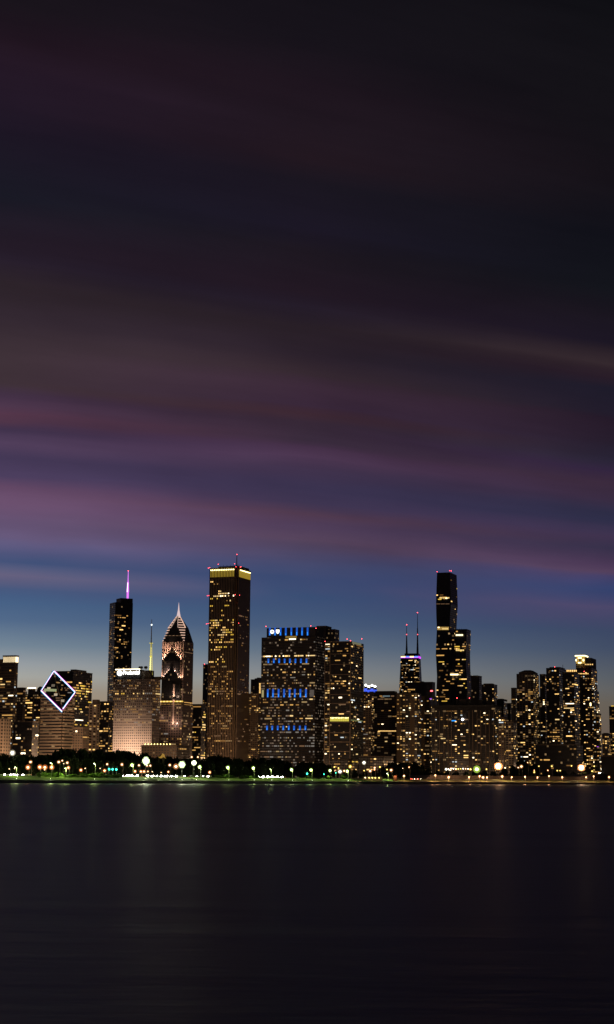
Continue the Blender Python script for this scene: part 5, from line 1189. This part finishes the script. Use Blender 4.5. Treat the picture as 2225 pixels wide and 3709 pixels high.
Rc = [(0, (16, 15, 17)), (300, (19, 16, 19)), (420, (22, 17, 21)), (560, (17, 17, 23)), (697, (18, 19, 24)), (762, (25, 20, 28)), (818, (28, 22, 34)), (843, (42, 32, 38)), (875, (52, 40, 44)), (891, (44, 32, 38)), (908, (38, 26, 36)), (932, (30, 27, 41)), (988, (34, 28, 42)), (1000, (38, 26, 40)), (1053, (38, 28, 42)), (1097, (40, 35, 52)), (1123, (50, 36, 62)), (1158, (63, 45, 64)), (1193, (58, 44, 66)), (1228, (46, 45, 70)), (1254, (46, 46, 72)), (1289, (61, 48, 74)), (1325, (52, 46, 70)), (1359, (72, 54, 82)), (1377, (83, 63, 90)), (1395, (66, 62, 100)), (1425, (50, 64, 106))]
Le = [(1330, (62, 78, 118)), (1440, (66, 94, 132)), (1500, (82, 106, 138)), (1560, (116, 134, 150)), (1605, (152, 158, 162)), (1635, (166, 166, 160)), (1670, (162, 150, 134)), (1740, (168, 142, 112)), (1860, (172, 128, 90))]
Re = [(1330, (42, 50, 92)), (1400, (44, 56, 98)), (1480, (52, 64, 98)), (1567, (66, 78, 102)), (1634, (88, 94, 102)), (1667, (98, 98, 98)), (1700, (102, 95, 86)), (1860, (104, 84, 72))]
cl = ramp(wd2, [(elev(60, y)[0], c) for y, c in Lc], 1.5); cr_ = ramp(wd2, [(elev(1434, y)[0], c) for y, c in Rc], 1.5); cm_ = ramp(wd2, [(elev(740, y)[0], c) for y, c in Cc], 1.5)
el = ramp(te, [(elev(60, y)[1], c) for y, c in Le], 4.0); er = ramp(te, [(elev(1430, y)[1], c) for y, c in Re], 4.0)
azf = t.m('ADD', t.m('MULTIPLY', t.m('DIVIDE', dx, t.m('MAXIMUM', hor, .01)), 2.75), .5, clamp=True)
cloud = t.mix(t.m('SUBTRACT', t.m('MULTIPLY', azf, 2), 1, clamp=True), t.mix(t.m('MULTIPLY', azf, 2, clamp=True), cl, cm_), cr_); clear = t.mix(azf, el, er)
wedge = elev(742, 1385)[0]
puff = noise(al, w0, 4.5, 16, 4, .5, 7.7)
mk = t.m('ADD', t.m('DIVIDE', t.m('SUBTRACT', t.m('ADD', w0, t.m('MULTIPLY', puff, .03)), wedge - .007), .015), .0, clamp=True)
mk = t.m('SMOOTH_MIN', mk, 1.0, .1)
# a thin detached wisp below the cloud edge
wx = elev(60, 1392)[0]
wisp = t.m('MULTIPLY', t.m('SUBTRACT', 1, t.m('MULTIPLY', t.m('ABSOLUTE', t.m('SUBTRACT', w0, t.m('ADD', wx, t.m('MULTIPLY', puff, .006)))), 115), clamp=True), t.m('SUBTRACT', 1, t.m('MULTIPLY', azf, 2.2), clamp=True))
wisp2 = t.m('MULTIPLY', t.m('SUBTRACT', 1, t.m('MULTIPLY', t.m('ABSOLUTE', t.m('SUBTRACT', wd, elev(742, 1425)[0])), 55), clamp=True), t.m('ADD', .5, t.m('MULTIPLY', puff, 2.5), clamp=True))
clear = t.mix(t.m('MULTIPLY', wisp, .95), clear, lin(108, 106, 134))
clear = t.mix(t.m('MULTIPLY', wisp2, .7), clear, lin(92, 78, 112))
gain = t.m('ADD', 1, t.m('ADD', t.m('MULTIPLY', streak, .32), t.m('MULTIPLY', patch, .75)))
cc_ = t.n('ShaderNodeCombineXYZ')
for i_ in range(3): t.L.new(gain, cc_.inputs[i_])
cloud = t.mix(1.0, cloud, cc_.outputs[0], 'MULTIPLY')
sky = t.mix(mk, clear, cloud)
back = t.m('MULTIPLY', t.m('ADD', dy, .1), 3.0, clamp=True)
sky = t.mix(back, t.mix(t.m('MULTIPLY', te, 3, clamp=True), lin(46, 40, 52), lin(18, 17, 22)), sky)
ns = t.n('ShaderNodeTexSky'); ns.sky_type = 'NISHITA'; ns.sun_disc = False; ns.sun_elevation = R(-4); ns.sun_rotation = R(-60)
nb = t.mix(1.0, ns.outputs[0], (.003, .003, .003), 'MULTIPLY')
add = t.mix(1.0, sky, nb, 'ADD')
t.L.new(add, bg.inputs['Color']); bg.inputs['Strength'].default_value = 1.0
# the last of the afterglow
sd = bpy.data.lights.new('afterglow_sun', 'SUN'); sd.energy = .05; sd.angle = R(20); sd.color = (1, .7, .6); so = bpy.data.objects.new('afterglow_sun', sd); C.objects.link(so)
so.rotation_euler = Vector((.9, .1, -.18)).to_track_quat('-Z', 'Y').to_euler()

# ------------------------------------------------------------------ render settings
scene.view_settings.view_transform = 'Standard'; scene.view_settings.look = 'None'; scene.view_settings.exposure = 0; scene.view_settings.gamma = 1
scene.render.engine = 'CYCLES'
cy = scene.cycles; cy.max_bounces = 5; cy.diffuse_bounces = 2; cy.glossy_bounces = 3; cy.sample_clamp_indirect = 3; cy.sample_clamp_direct = 0; cy.use_denoising = True
